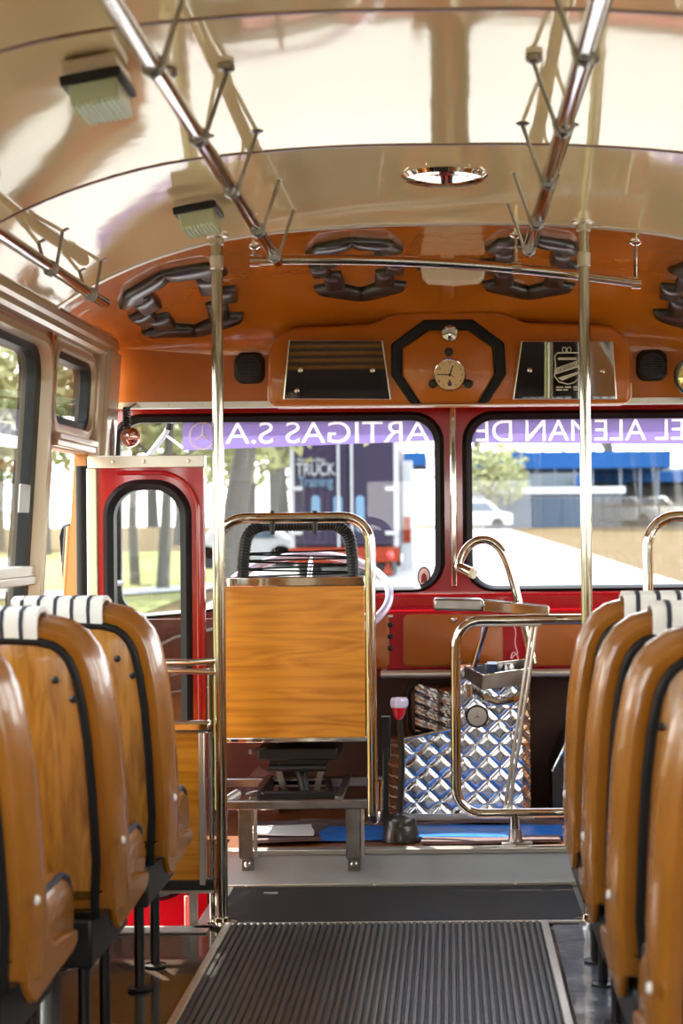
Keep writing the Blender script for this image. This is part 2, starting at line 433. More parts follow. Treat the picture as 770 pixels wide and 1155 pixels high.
for k, sgn in ((6, -1), (7, 1)):
    t = MB(); X = sgn * HW
    pr = [(0, 1.735), (0, 1.80), (.03, 1.80), (.036, 1.775), (.028, 1.765), (.030, 1.745), (.020, 1.735)]
    t.loops([[(X - sgn * (a - .002), y, z) for a, z in pr] for y in (REAR, 5.84)])
    struct('trim_%d' % k, t, 'creammetal', smooth=25)

nwin = [0]
def side_window(sgn, y0, y1, z0, z1, rad, depth=.03, fr=.085, rail=None, rub=.06, framemat='creammetal'):
    nwin[0] += 1; X = sgn * HW
    r = sroot('window_%d' % nwin[0], (X, (y0 + y1) / 2, z0))
    n = 7
    o = YZ(rrect(y0 - fr, y1 + fr, z0 - .05, z1 + .045, rad + fr * .6, n), X + sgn * .004); i = YZ(rrect(y0, y1, z0, z1, rad, n), X + sgn * .004)
    mid = YZ(rrect(y0 - .03, y1 + .03, z0 - .025, z1 + .025, rad + .02, n), X - sgn * depth)
    f = MB(); d = Vector((-sgn * depth * .55, 0, 0))
    oo = YZ(rrect(y0 - fr + .012, y1 + fr - .012, z0 - .04, z1 + .035, rad + fr * .5, n), X - sgn * depth * .55)
    ii = YZ(rrect(y0 - .006, y1 + .006, z0 - .006, z1 + .006, rad + .004, n), X - sgn * depth)
    f.loops([o, oo, mid, ii, i], closed=True)
    struct('window_frame', f, framemat, r, smooth=40)
    g = MB(); g.ring(YZ(rrect(y0 - .004, y1 + .004, z0 - .004, z1 + .004, rad, n), X + sgn * .002), YZ(rrect(y0 + rub * .5, y1 - rub, z0 + .02, z1 - .022, rad * .7, n), X + sgn * .002), (sgn * .05, 0, 0))
    struct('window_gasket', g, 'rubber', r)
    p = MB(); p.prism(YZ(rrect(y0 + rub * .4, y1 - rub * .9, z0 + .015, z1 - .015, rad * .7, n), X + sgn * .016), (sgn * .005, 0, 0))
    struct('window_pane', p, 'glass', r)
    if rail:
        q = MB(); q.box(X - .022, X + .022, y0, y1, rail, rail + .024).box(X - .016, X + .016, y0, y1, rail + .024, rail + .055)
        struct('window_rail', q, 'alu', r, bevel=.003)
    return r
side_window(1, 5.12, 5.80, .85, 1.675, .08, fr=.06)
for sgn in (-1, 1):
    for k, (a, b) in enumerate(WINS):
        side_window(sgn, a, b, .70, 1.68, .10, rail=.993)
side_window(-1, 5.05, 5.57, 1.478, 1.695, .06, fr=.032, rub=.035, depth=.010)
# latch tab on the first driver side window
l = MB(); l.box(-1.166, -1.160, 4.70, 4.81, 1.20, 1.28); o = obj('window_latch', l, mat('clear_latch', (.42, .44, .44), .25), bevel=.002)
tag(o, 'pale plastic latch tab on the edge of the first side window', 'latch')
# posts round the doorway
p = MB(); p.box(-1.185, -1.145, 5.60, 5.66, 0, 1.74).box(-1.175, -1.13, 5.66, 5.84, 0, 1.76); struct('trim_8', p, 'creammetal', bevel=.006)
p = MB(); p.box(-1.172, -1.166, 4.985, 5.015, 0, 1.735); struct('trim_9', p, 'orange')
p = MB(); p.box(-1.19, -1.162, 5.025, 5.062, -.3, 1.40); struct('trim_10', p, 'creammetal', bevel=.008)
p = MB(); p.box(-1.18, -1.148, 5.06, 5.60, 1.405, 1.425).box(-1.18, -1.14, 5.06, 5.60, 1.425, 1.445); struct('trim_11', p, 'alu', bevel=.003)

# the sides lean out towards the floor
for o in list(bpy.data.objects):
    if o.type != 'MESH': continue
    r_ = o.parent or o
    if r_.name in ('wall_left', 'wall_right', 'trim_8', 'trim_9', 'trim_10', 'trim_11', 'window_latch') or r_.name.startswith('window_'):
        for v in o.data.vertices:
            p_ = v.co + WL[r_.name]
            if p_.y < 5.842: v.co.x += math.copysign(.07 * (1.76 - p_.z), p_.x)
# floor, platform, stairwell
f = MB(); f.box(-.70, 1.285, REAR, 5.42, -.05, 0).box(-1.285, -.70, REAR, 4.83, -.05, 0); struct('floor', f, 'floor')
f = MB(); f.box(-.70, .38, 4.865, 5.40, .0, .004); struct('floor_front', f, 'floorrubber')
f = MB(); f.box(.285, 1.17, 1.2, 4.85, .0, .003); struct('floor_side', f, 'floorsteel')
f = MB(); f.box(-1.17, -.70, 4.78, 4.86, .002, .006); struct('trim_12', f, 'alu')
f = MB(); f.box(-.745, -.70, 4.83, 5.42, -.42, .006); struct('trim_13', f, 'alu')
f = MB(); f.box(-1.2, -.70, 4.83, 5.75, -.46, -.42).box(-1.2, -.70, 4.83, 4.85, -.42, -.05); struct('floor_stairwell', f, 'red')
f = MB(); f.box(-.74, 1.17, 5.40, 6.34, -.05, .115).box(-1.17, -.74, 5.62, 6.34, -.42, .115); struct('floor_platform', f, 'brown')
f = MB(); f.box(-.742, 1.17, 5.392, 5.40, .008, .106); struct('step_riser', f, 'white')
f = MB(); f.box(-.742, 1.17, 5.386, 5.44, .106, .121).box(-.742, 1.17, 5.384, 5.40, .0, .012)
for x in (-.66, -.25, .2, .5): f.lathe([(.005, 0), (.004, .003), (0, .004)], (x, 5.384, .007), (0, -1, 0), 8)
struct('trim_14', f, 'alu', bevel=.003)
# front body below and around the windscreen
FY = 6.2
fb = MB(); holes = []
def front_holes():
    return [(-1.235, -.028, .925, 1.565), (.058, 1.235, .925, 1.565)]
xs = [-1.215, -1.09, -.028, .058, 1.14, 1.215]
def wallx(mb, y0, y1, x0, x1, z0, z1, holes):
    t = MB(); wall_boxes(t, y0, y1, x0, x1, z0, z1, holes)
    mb.add([(v.y, v.x, v.z) for v in t.v], t.f)
def fine(p):
    out = []
    for i in range(len(p)):
        a, b = Vector(p[i]), Vector(p[(i + 1) % len(p)])
        out += [tuple(a.lerp(b, k / 6)) for k in range(6)] if i % 9 == 8 else [tuple(a)]
    return out
def drop(pts): return [(x, y, z - (.09 * min(1, max(0, (-.45 - x) / .6)) if z < 1.2 else 0)) for x, y, z in pts]
fb = MB()
for (a_, b_), (c_, d_) in (((-1.30, .015), (-1.235, -.028)), ((.015, 1.30), (.058, 1.235))):
    n = 8; fb.ring(XZ(fine(rrect(a_, b_, .60, 1.64, .0005, n)), FY), drop(XZ(fine(rrect(c_, d_, .922, 1.568, .105, n)), FY)), (0, .05, 0))
struct('wall_front', fb, 'red')
fb = MB(); fb.box(-1.30, 1.30, FY + .05, FY + .09, -.6, .80); struct('wall_front_lower', fb, 'dark')
fb = MB(); fb.box(-1.28, 1.28, HEADY + .03, FY + .05, 1.605, 1.64); struct('trim_15', fb, 'red')
for k, (x0, x1) in enumerate(((-1.245, -.018), (.048, 1.245))):
    nwin[0] += 1; r = sroot('window_%d' % nwin[0], ((x0 + x1) / 2, FY, .915))
    n = 8; o_ = rrect(x0, x1, .912, 1.578, .115, n); i_ = rrect(x0 + .036, x1 - .036, .934, 1.545, .085, n); m_ = rrect(x0 + .016, x1 - .016, .922, 1.564, .10, n)
    g = MB(); g.loops([drop(XZ(fine(q), y)) for q, y in ((o_, FY - .001), (m_, FY - .022), (i_, FY - .008), (i_, FY + .02), (o_, FY + .02))], closed=True)
    struct('windscreen_gasket', g, 'rubber', r, smooth=50)
    p = MB(); p.prism(drop(XZ(fine(rrect(x0 + .028, x1 - .028, .930, 1.55, .09, n)), FY + .006)), (0, .006, 0)); struct('windscreen_pane', p, 'windscreen', r)
p = MB(); p.box(.003, .027, FY - .03, FY, .93, 1.60); struct('trim_16', p, 'chrome', bevel=.006)
# purple banners with lettering on the inside of the panes
def banner(name, x0, x1, zb0, zb1, body, tx, tw, zt, label):
    t = thing(name, ((x0 + x1) / 2, FY, zb0), label, 'banner')
    n = 20
    b = MB(); b.slab(lambda u, v: (x0 + (x1 - x0) * u, FY + .0035, (zb0 + (zb1 - zb0) * u) * (1 - v) + 1.553 * v), n, 2, (0, .001, 0))
    film = obj('banner_film', b, 'band', t, smooth=0)
    words = body.split(' '); cut = None
    cutter = textmesh('cutter', body, 'banner_text', t, .098, tw, lambda x, y, z: (tx - x, FY + .004 + z, zt + y * 1.15), .01)
    md = film.modifiers.new('cut', 'BOOLEAN'); md.object = cutter; md.operation = 'DIFFERENCE'; md.solver = 'EXACT'
    dg = bpy.context.evaluated_depsgraph_get(); dg.update()
    me = bpy.data.meshes.new_from_object(film.evaluated_get(dg)); film.modifiers.clear(); film.data = me
    bpy.data.objects.remove(cutter)
    whole = textmesh('lettering', body, 'banner_text', t, .098, tw, lambda x, y, z: (tx - x, FY + .004 + z * .3, zt + y * 1.15), .001)
    xs_ = sorted(v.co.x for v in whole.data.vertices); gaps = sorted(((b - a, (a + b) / 2) for a, b in zip(xs_, xs_[1:])), reverse=True)[:len(words) - 1]
    cuts = [-9] + sorted(g[1] for g in gaps) + [9]
    for lo, hi in zip(cuts[1:], cuts[2:]):                       # each word a part of its own
        w2 = whole.copy(); w2.data = whole.data.copy(); COL.objects.link(w2); WL[w2.name] = WL[whole.name]
        for o_, keep in ((w2, lambda x: lo < x <= hi),):
            bm = bmesh.new(); bm.from_mesh(o_.data); bmesh.ops.delete(bm, geom=[v for v in bm.verts if not keep(v.co.x)], context='VERTS'); bm.to_mesh(o_.data); bm.free()
    bm = bmesh.new(); bm.from_mesh(whole.data); bmesh.ops.delete(bm, geom=[v for v in bm.verts if v.co.x > cuts[1]], context='VERTS'); bm.to_mesh(whole.data); bm.free()
    return t
bl = banner('windscreen_banner', -.98, -.052, 1.442, 1.470, 'ARTIGAS S.A.', -.458, .775, 1.466, 'purple see-through banner across the windscreen pane before the driver')
br = banner('windscreen_banner', .082, 1.10, 1.462, 1.445, 'EL ALEMAN DE', .482, .765, 1.466, 'purple see-through banner on the passenger side windscreen pane, lettered EL ALEMAN DE')
def star(mb, c, r, t, ux=(1, 0, 0), uz=(0, 0, 1), nrm=(0, -1, 0)):
    c, ux, uz, nrm = Vector(c), Vector(ux), Vector(uz), Vector(nrm)
    mb.tube([c + r * (math.cos(a) * ux + math.sin(a) * uz) for a in [2 * PI * k / 32 for k in range(32)]], t, 6, True)
    for a in (90, 210, 330):
        d = math.cos(math.radians(a)) * ux + math.sin(math.radians(a)) * uz; s_ = d.cross(nrm)
        mb.loops([[c + s_ * r * .16, c + nrm * t, c - s_ * r * .16, c - nrm * t * .2], [c + d * r * .97 + s_ * .0005, c + d * r * .97 + nrm * t * .3, c + d * r * .97 - s_ * .0005, c + d * r * .97 - nrm * t * .1]])
    return mb
s_ = MB(); star(s_, (-.905, FY - .002, 1.495), .048, .004); obj('star_emblem', s_, 'banner_text', bl)
# oval sticker
st = thing('windscreen_sticker', at(478, 664, FY), 'small oval sticker in the lower corner of the driver pane', 'sticker')
def oval(c, rx, rz, y, n=28): return [(c[0] + rx * math.cos(2 * PI * k / n), y, c[2] + rz * math.sin(2 * PI * k / n)) for k in range(n)]
c = at(478, 651, FY)
obj('sticker_rim', MB().prism(oval(c, .024, .038, FY + .002), (0, .003, 0)), 'ink', st)
obj('sticker_face', MB().prism(oval(c, .020, .033, FY + .001), (0, .002, 0)), 'sticker', st)
pr = MB(); pr.prism(XZ([(c.x - .011, c.z - .02), (c.x + .011, c.z - .02), (c.x + .009, c.z + .006), (c.x, c.z + .018), (c.x - .009, c.z + .006)], FY), (0, .0015, 0)); obj('sticker_print', pr, 'stickerred', st)

# dashboard
d = thing('dashboard', (0, 6.1, .6), 'red dashboard with orange inset panels under the windscreen', 'dashboard')
b = MB(); b.loops([[(x, y, z) for y, z in ((6.2, .64), (6.04, .64), (6.04, .845), (6.045, .852), (6.075, .860), (6.08, .868), (6.085, .905), (6.09, .909), (6.2, .910))] for x in (-.62, 1.16)]); obj('dash_body', b, 'red', d, bevel=.008)
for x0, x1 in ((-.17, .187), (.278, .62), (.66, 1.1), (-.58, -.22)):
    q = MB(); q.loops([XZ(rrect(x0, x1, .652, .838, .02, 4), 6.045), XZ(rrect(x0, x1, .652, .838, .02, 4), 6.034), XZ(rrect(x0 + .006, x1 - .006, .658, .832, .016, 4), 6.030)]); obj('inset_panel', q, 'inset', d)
for py in (705, 718, 731): 
    p0 = at(440, py, 6.03); obj('dash_knob', MB().lathe([(.010, 0), (.010, .010), (.006, .014), (0, .015)], (p0.x, 6.04, p0.z), (0, -1, 0), 14), 'black', d)
p0 = at(440, 695, 6.03); obj('dash_badge', MB().obox((p0.x, 6.037, p0.z), (.009, 0, 0), (0, .003, 0), (0, 0, .004)), 'alu', d)
p0 = at(512, 699, 6.03); obj('dash_lock', MB().lathe([(.012, 0), (.011, .006), (.006, .007), (.006, .012), (0, .012)], (p0.x, 6.032, p0.z), (0, -1, 0), 14), 'chrome', d)
b = MB(); b.tube([(-.25, 6.0, .628), (1.15, 6.0, .628)], .016, 12).tube([(-.24, 6.0, .628), (-.24, 6.06, .65)], .01, 8).tube([(.6, 6.0, .628), (.6, 6.06, .65)], .01, 8)
o = obj('dash_rail', b, 'alu', d)
b = MB(); b.box(-1.24, -.63, 6.12, 6.19, -.3, .825); o = obj('maroon_kick_panel', b, 'maroon'); tag(o, 'maroon front corner panel seen through the red door glass', 'panel')
# white conduit lines on the corner panel
b = MB(); b.tube([(-1.12, 6.11, .70), (-1.0, 6.11, .76), (-.86, 6.11, .79), (-.7, 6.11, .80)], .006, 8).tube([(-1.1, 6.112, .55), (-.72, 6.112, .60)], .003, 6).tube([(-1.02, 6.11, .62), (-.93, 6.11, .64), (-.90, 6.11, .70)], .003, 6)
o = obj('cable', b, 'white'); tag(o, 'thin white cables across the maroon corner panel behind door glass', 'cable')
b = MB(); b.box(-.63, 1.16, 6.22, 6.25, .10, .64); struct('trim_17', b, 'kick')

# ------------------------------------------------------------------ header console, mirrors, clock
con = thing('header_console', (0, 5.8, 1.57), 'raised orange padded console above the windscreen with an octagonal black border', 'console')
raw = [(0, 0, 1.571), (.628, 0, 1.571), (.628, 0, 1.838), (.262, 0, 1.853), (.18, 0, 1.893), (-.18, 0, 1.893), (-.262, 0, 1.853), (-.620, 0, 1.838), (-.620, 0, 1.571), (0, 0, 1.571)]
prof = [(p.x, p.z) for p in fillet(raw, [.03, .11, .09, .09, .09, .09, .11, .03], 7)][:-1]
def inset_ccw(p, d): return inset(p, d)
b = MB(); b.loops([XZ(prof, 5.92), XZ(prof, 5.80), XZ(inset(prof, .006), 5.788), XZ(inset(prof, .016), 5.782)]); obj('console_body', b, 'orange', con, smooth=50)
b = MB(); b.tube(XZ(fillet([(-.620, 1.64, 0), (-.620, 1.571, 0), (.628, 1.571, 0), (.628, 1.64, 0)], .03, 6), 5.80), .0035, 6); obj('console_piping', b, 'offwhite', con)
oct_o = [(-.155, 1.571), (.158, 1.571), (.197, 1.655), (.197, 1.775), (.085, 1.868), (-.082, 1.868), (-.196, 1.775), (-.196, 1.655)]
oct_o = [(-.130, 1.574), (.135, 1.574), (.198, 1.672), (.193, 1.78), (.085, 1.862), (-.082, 1.862), (-.195, 1.78), (-.196, 1.672)]
oct_i = [(-.096, 1.574), (.100, 1.574), (.158, 1.672), (.154, 1.765), (.068, 1.826), (-.066, 1.826), (-.157, 1.765), (-.158, 1.672)]
b = MB(); b.ring(XZ(oct_o, 5.785), XZ(oct_i, 5.785), (0, -.016, 0)); obj('octagon_border', b, 'rubber', con, bevel=.006)
b = MB(); b.loops([XZ(inset(oct_i, .004), 5.785), XZ(inset(oct_i, .004), 5.776), XZ(inset(oct_i, .012), 5.770)]); obj('octagon_pad', b, 'orange', con, smooth=50)
for px, py in ((506, 397), (488, 433), (528, 433)):
    p0 = at(px, py, 5.77); obj('mounting_bolt', MB().lathe([(.0155, 0), (.0155, .006), (.010, .009), (0, .009)], (p0.x, 5.771, p0.z), (0, -1, 0), 16), 'blackplastic', con)
p0 = at(507, 376, 5.77); kb = obj('chrome_plug', MB().lathe([(.030, 0), (.030, .006), (.027, .012), (.012, .015), (0, .0155)], (p0.x, 5.768, p0.z), (0, -1, 0), 24), 'chrome', con)
obj('plug_groove', MB().bar((p0.x - .024, 5.7535, p0.z + .004), (p0.x + .022, 5.7535, p0.z + .012), .006, .004, (0, 1, 0)), 'steel', kb)
def hmirror(px, label, yaw=0):
    tl, tr_, br_, bl_ = [at(a, b, 5.765) for a, b in px]
    mid = (tl + br_) / 2
    t = thing('header_mirror', (mid.x, 5.78, bl_.z), label, 'mirror')
    q = [Vector((p.x, 5.768 + yaw * (p.x - mid.x) - (p.z - bl_.z) * .125, p.z)) for p in (bl_, br_, tr_, tl)]
    obj('mirror_glass', MB().prism(q, (0, .006, 0)), 'mirror', t)
    cc = sum(q, Vector()) / 4
    o = [cc + (p - cc) * 1.012 + Vector((0, .001, 0)) for p in q]
    obj('mirror_edge', MB().ring(o, [cc + (p - cc) * .988 - Vector((0, .0012, 0)) for p in q], (0, .009, 0)), 'alu', t)
    obj('mirror_backing', MB().prism([p + Vector((0, .007, 0)) for p in q], (0, .012, 0)), 'blackplastic', t)
    return t, q
m1, q1 = hmirror([(327, 385), (431, 385), (440, 450), (320, 450)], 'trapezoid mirror on orange console at the driver side of the clock', .04)
m2, q2 = hmirror([(588, 386), (690, 386), (695, 450), (579, 450)], 'trapezoid mirror bearing an etched crest on the orange console')
def mp(x, z, q): return Vector((x, 5.768 + (q[1].y - q[0].y) / (q[1].x - q[0].x) * (x - (q[0].x + q[2].x) / 2) - (z - q[0].z) * .125 - .0005, z))
for t, q, pts in ((m1, q1, ((339, 418), (420, 418), (335, 441))), (m2, q2, ((597, 418), (679, 419)))):
    for px, py in pts:
        p0 = at(px, py, 5.765); obj('mirror_screw', MB().lathe([(.009, 0), (.008, .004), (.004, .006), (0, .006)], mp(p0.x, p0.z, q), (0, -1, 0), 14), 'chrome', t)
# etched crest
cr = MB(); cx, cz = at(640, 417, 5.765).x, at(640, 417, 5.765).z
def cp(x, z): return mp(cx + x, cz + z, q2)
sh = [(-.045, .045), (-.035, .056), (.04, .056), (.05, .045), (.046, .01), (.046, -.025), (.02, -.045), (.0, -.05), (-.03, -.042), (-.046, -.022), (-.042, .01)]
cr.tube([cp(*p) for p in sh], .0022, 6, True)
cr.bar(cp(-.034, .036), cp(.03, .036), .0015, .008, (0, 0, 1))
cr.prism([cp(-.046, -.018) - Vector((0, .001, 0)), cp(.05, .012) - Vector((0, .001, 0)), cp(.05, .035) - Vector((0, .001, 0)), cp(-.038, .006) - Vector((0, .001, 0))], (0, .001, 0))
cr.prism([cp(-.035, -.028), cp(.04, -.006), cp(.04, -.014), cp(-.02, -.038)], (0, .001, 0))
cr.tube([cp(-.012 + .007 * math.cos(a), .066 + .009 * math.sin(a)) for a in [k * PI / 6 for k in range(12)]], .0016, 6, True)
cr.tube([cp(.004 + .007 * math.cos(a), .066 + .009 * math.sin(a)) for a in [k * PI / 6 for k in range(12)]], .0016, 6, True)
for k, (x0, x1, z) in enumerate(((-.04, -.015, -.06), (-.01, .01, -.06), (.018, .035, -.06), (-.04, -.02, -.069), (-.016, .0, -.069), (.02, .036, -.069))): cr.bar(cp(x0, z), cp(x1, z), .001, .005, (0, 0, 1))
obj('etched_crest', cr, 'etch', m2)
a = math.atan2(.029, .09)
textmesh('crest_lettering', 'LA BARRACA', 'ink', m2, .018, .078, lambda x, y, z: mp(cx + .004 + x * math.cos(a) - y * math.sin(a), cz + .003 + x * math.sin(a) + y * math.cos(a), q2) - Vector((0, .002 + z * .2, 0)), .001)
# clock
p0 = at(507, 423, 5.765); ck = thing('clock', p0, 'round cream clock with black hands on octagonal orange pad', 'clock')
obj('clock_rim', MB().lathe([(.057, .012), (.0575, .02), (.054, .027), (.051, .024), (.051, .012)], (p0.x, 5.778, p0.z), (0, -1, 0), 36), 'chrome', ck)
obj('clock_face', MB().lathe([(.053, 0), (.053, .022), (0, .0221)], (p0.x, 5.778, p0.z), (0, -1, 0), 36), 'clock', ck)
def ch(ang, r0, r1, w, y=5.7545, w2=None):
    a = math.radians(ang); d = Vector((math.sin(a), 0, math.cos(a))); s_ = Vector((d.z, 0, -d.x)); c_ = Vector((p0.x, y, p0.z)); w2 = w2 or w
    return MB().prism([c_ + d * r0 - s_ * w, c_ + d * r1 - s_ * w2, c_ + d * r1 + s_ * w2, c_ + d * r0 + s_ * w], (0, .0008, 0))
obj('hour_hand', ch(20, -.006, .034, .0028, w2=.0018), 'ink', ck); obj('minute_hand', ch(271, -.006, .040, .0022, 5.7535, .0012), 'ink', ck); obj('second_hand', ch(118, -.004, .018, .0012, 5.753), 'ink', ck)
nm = thing_dummy = MB()
for k in range(1, 13):
    if k == 6: continue
    a = math.radians(30 * k); px_, pz_ = p0.x + .042 * math.sin(a), p0.z + .042 * math.cos(a) - .0045
    textmesh('clock_numeral', str(k), 'ink', ck, .013, None, lambda x, y, z: (px_ + x, 5.7555 - z * .2, pz_ + y), .0006)
lg = MB(); lg.lathe([(.008, 0), (.008, .001)], (p0.x, 5.7555, p0.z - .032), (0, -1, 0), 6).prism([(p0.x - .006, 5.755, p0.z - .03), (p0.x + .006, 5.755, p0.z - .03), (p0.x, 5.755, p0.z - .014)], (0, .001, 0)); obj('dial_mark', lg, mat('dial_mark_blue', (.06, .02, .10), .5), ck)
# speakers
def speaker(px, py, label):
    p0 = at(px, py, 5.885); t = thing('speaker', p0, label, 'speaker', 'speakers beside the console')
    o_ = rrect(p0.x - .056, p0.x + .056, p0.z - .054, p0.z + .054, .03, 6)
    o_ = [(x + (p0.x - x) * .10 * abs(z - p0.z) / .054, z) for x, z in o_]
    b = MB(); b.loops([XZ(o_, 5.905), XZ(o_, 5.888), XZ(inset(o_, .008), 5.880)]); obj('speaker_housing', b, 'blackplastic', t, smooth=50)
    g = MB()
    for k in range(9):
        z = p0.z - .034 + .0085 * k; h = math.sqrt(max(0, .040**2 - (z - p0.z)**2)); g.box(p0.x - h, p0.x + h, 5.874, 5.880, z - .0016, z + .0016)
    g.box(p0.x - .0016, p0.x + .0016, 5.873, 5.879, p0.z - .04, p0.z + .04)
    g.tube([(p0.x + .041 * math.cos(a), 5.878, p0.z + .041 * math.sin(a)) for a in [2 * PI * k / 28 for k in range(28)]], .003, 6, True)
    obj('speaker_grille', g, mat('speaker_grille', (.03, .028, .026), .4), t)
speaker(281, 415, 'square black speaker on orange header at the driver side of the console')
speaker(735, 412, 'square black speaker on orange header beside the round convex mirror')
# convex mirror at the photo's right edge
p0 = at(783, 425, 5.78); t = thing('convex_mirror', p0, 'round convex mirror with black rim beside the speaker, cut by the photo edge', 'mirror')
obj('mirror_rim', MB().lathe([(.068, .09), (.072, .10), (.070, .115), (.064, .112), (.064, .09)], (p0.x, 5.88, p0.z), (0, -1, 0), 32), 'blackplastic', t)
obj('mirror_lens', MB().lathe([(.066, .10), (.05, .112), (.025, .118), (0, .12)], (p0.x, 5.88, p0.z), (0, -1, 0), 32), mat('pale_yellow_mirror', (.86, .85, .42), .08, .6), t)
obj('mirror_stem', MB().tube([(p0.x, 5.79, p0.z), (p0.x, 5.91, p0.z)], .012), 'black', t)
# cream roof lamp over the console
p0 = at(511, 312, 5.45); t = thing('dome_lamp', (p0.x, 5.45, p0.z), 'cream plastic lamp under the orange dome behind the crossbar', 'lamp')
ol = [(-.105, .03), (-.10, .0), (-.085, -.016), (.0, -.022), (.085, -.016), (.10, .0), (.105, .03)]
b = MB(); b.loops([[(p0.x + x * k, y, p0.z + z) for x, z in ol] for y, k in ((5.40, .94), (5.41, 1), (5.50, 1), (5.51, .94))]); obj('lamp_cover', b, 'offwhite', t, smooth=40)
b = MB(); b.box(p0.x - .12, p0.x + .12, 5.405, 5.505, p0.z + .028, p0.z + .05); obj('lamp_base', b, 'blackplastic', t, bevel=.004)

# ------------------------------------------------------------------ ceiling fittings
def ceiling_lamp(px, py, D, label):
    p0 = at(px, py, D); t = thing('ceiling_lamp', p0, label, 'lamp', 'ribbed lamps on the ceiling')
    x, y = p0.x, D; zc = arch(x) + .012
    sl_ = math.atan2(arch(x + .05) - arch(x - .05), .1); R = Matrix.Rotation(-sl_, 3, 'Y')
    def tr_(mb): mb.v = [R @ v + Vector((x, y, zc)) for v in mb.v]; return mb
    obj('lamp_base', tr_(MB().box(-.052, .052, -.075, .075, -.030, .0)), 'creammetal', t, bevel=.006)
    obj('lamp_band', tr_(MB().box(-.056, .056, -.079, .079, -.048, -.030)), 'blackplastic', t, bevel=.002)
    b = MB(); n = 9
    rings = []
    for yy, k in ((-.072, .94), (-.066, 1.0), (.066, 1.0), (.072, .94)):
        r = [(-.046 * k, yy, -.047)]
        for i in range(n * 2 + 1): r.append(((-.044 + .088 * i / (n * 2)) * k, yy, -.086 * (1 if abs(yy) < .07 else .93) - (.005 if i % 2 else 0)))
        r.append((.046 * k, yy, -.047)); rings.append(r)
    b.loops(rings); obj('lamp_diffuser', tr_(b), 'lampglass', t, smooth=20)
ceiling_lamp(107, 92, 3.15, 'ribbed pale green ceiling lamp on the cream sheet farther from the windscreen')
ceiling_lamp(221, 238, 4.40, 'ribbed pale green ceiling lamp just above the top of the driver side pole')
# chrome vent
t = thing('ceiling_vent', (-.005, 4.27, 2.03), 'shiny round chrome air vent in the middle of the ceiling', 'vent')
zc = arch(0)
obj('vent_ring', MB().lathe([(.108, -.012), (.110, .004), (.100, .014), (.070, .018), (.066, .010), (.066, -.012)], (-.005, 4.27, zc + .002), (0, 0, -1), 40), 'chrome', t)
obj('vent_cap', MB().lathe([(.05, .004), (.085, .012), (.08, .020), (.04, .026), (0, .028)], (-.005, 4.27, zc + .004), (0, 0, -1), 40), 'chrome', t)
obj('vent_throat', MB().lathe([(.068, -.01), (.068, .012), (0, .0121)], (-.005, 4.27, zc + .002), (0, 0, -1), 32), 'blackplastic', t)
# overhead grab rails
def ceil_rail(x, z, y1, hooks, label, fork=.09, y0=-3.6, r=.016):
    t = thing('ceiling_rail', (x, y1, z), label, 'handrail')
    obj('rail_tube', MB().tube([(x, y0, z), (x, y1 - .02, z), (x, y1, z)], [r, r, r * .8], 14), 'chrome', t)
    for y in hooks:
        b = MB(); b.tube([(x - r * 1.1, y, z + .006), (x - r * .8, y, z - r * .9), (x, y, z - r * 1.35), (x + r * .8, y, z - r * .9), (x + r * 1.1, y, z + .006)], .0045, 8)
        b.lathe([(r * 1.14, -.014), (r * 1.14, .014)], (x, y, z), (0, 1, 0), 16)
        for s_ in (-1, 1):
            xx = x + s_ * fork; zt = arch(xx) + .01
            if y > SEAM: zt = dome(xx, math.asin(min(1, (y - SEAM) / (HEADY - SEAM)))).z + .004
            b.tube([(x + s_ * r * .9, y, z + .002), (xx, y, zt - .012), (xx, y, zt + .006)], .0045, 8)
            b.lathe([(.017, 0), (.017, .010), (.010, .014), (0, .014)], (xx, y, zt + .004), (0, 0, -1), 12)
        obj('rail_bracket', b, 'steel', t)
HK = [.35, .95, 1.6, 2.2, 2.75, 3.25, 3.75, 4.25, 4.65]
ceil_rail(-.478, 1.905, 4.78, HK, 'long chrome ceiling rail running forward above the aisle, nearer the driver side', .055)
ceil_rail(.226, 1.918, 4.75, HK, 'long chrome ceiling rail running forward on the passenger side of the centre vent', .055)
ceil_rail(-1.0, 1.812, 4.93, [.5, 1.5, 2.6, 3.6, 4.25, 4.72], 'short chrome rail along the ceiling edge above the driver side windows', .03)
ceil_rail(1.0, 1.812, 4.93, [.5, 1.5, 2.6, 3.6, 4.25, 4.72], 'chrome rail along the ceiling edge above the passenger side windows', .03)
# crossbar under the dome
pa, pm, pb = at(284, 294, 5.12), at(500, 297, 5.12), at(720, 319, 5.12)
t = thing('crossbar', (0, 5.12, pm.z), 'chrome crossbar spanning sideways beneath the orange dome', 'handrail')
path = [pa]
for k in range(1, 16):
    u = k / 16; path.append((1 - u)**2 * pa + 2 * u * (1 - u) * (pm * 2 - (pa + pb) / 2) + u**2 * pb)
path.append(pb)
obj('bar_tube', MB().tube(path, .0155, 14), 'chrome', t)
for px, tube_py in ((287, 294), (582, 302), (717, 319)):
    q = at(px, tube_py, 5.12); zt = dome(q.x, math.asin((5.12 - SEAM) / (HEADY - SEAM))).z
    b = MB(); b.tube([q, (q.x, 5.12, zt)], .006, 8).lathe([(.022, 0), (.022, .006), (.010, .014), (0, .014)], (q.x, 5.12, zt + .004), (0, 0, -1), 14).lathe([(.019, -.014), (.019, .014)], q, (1, 0, 0), 14); obj('bar_bracket', b, 'chrome', t)

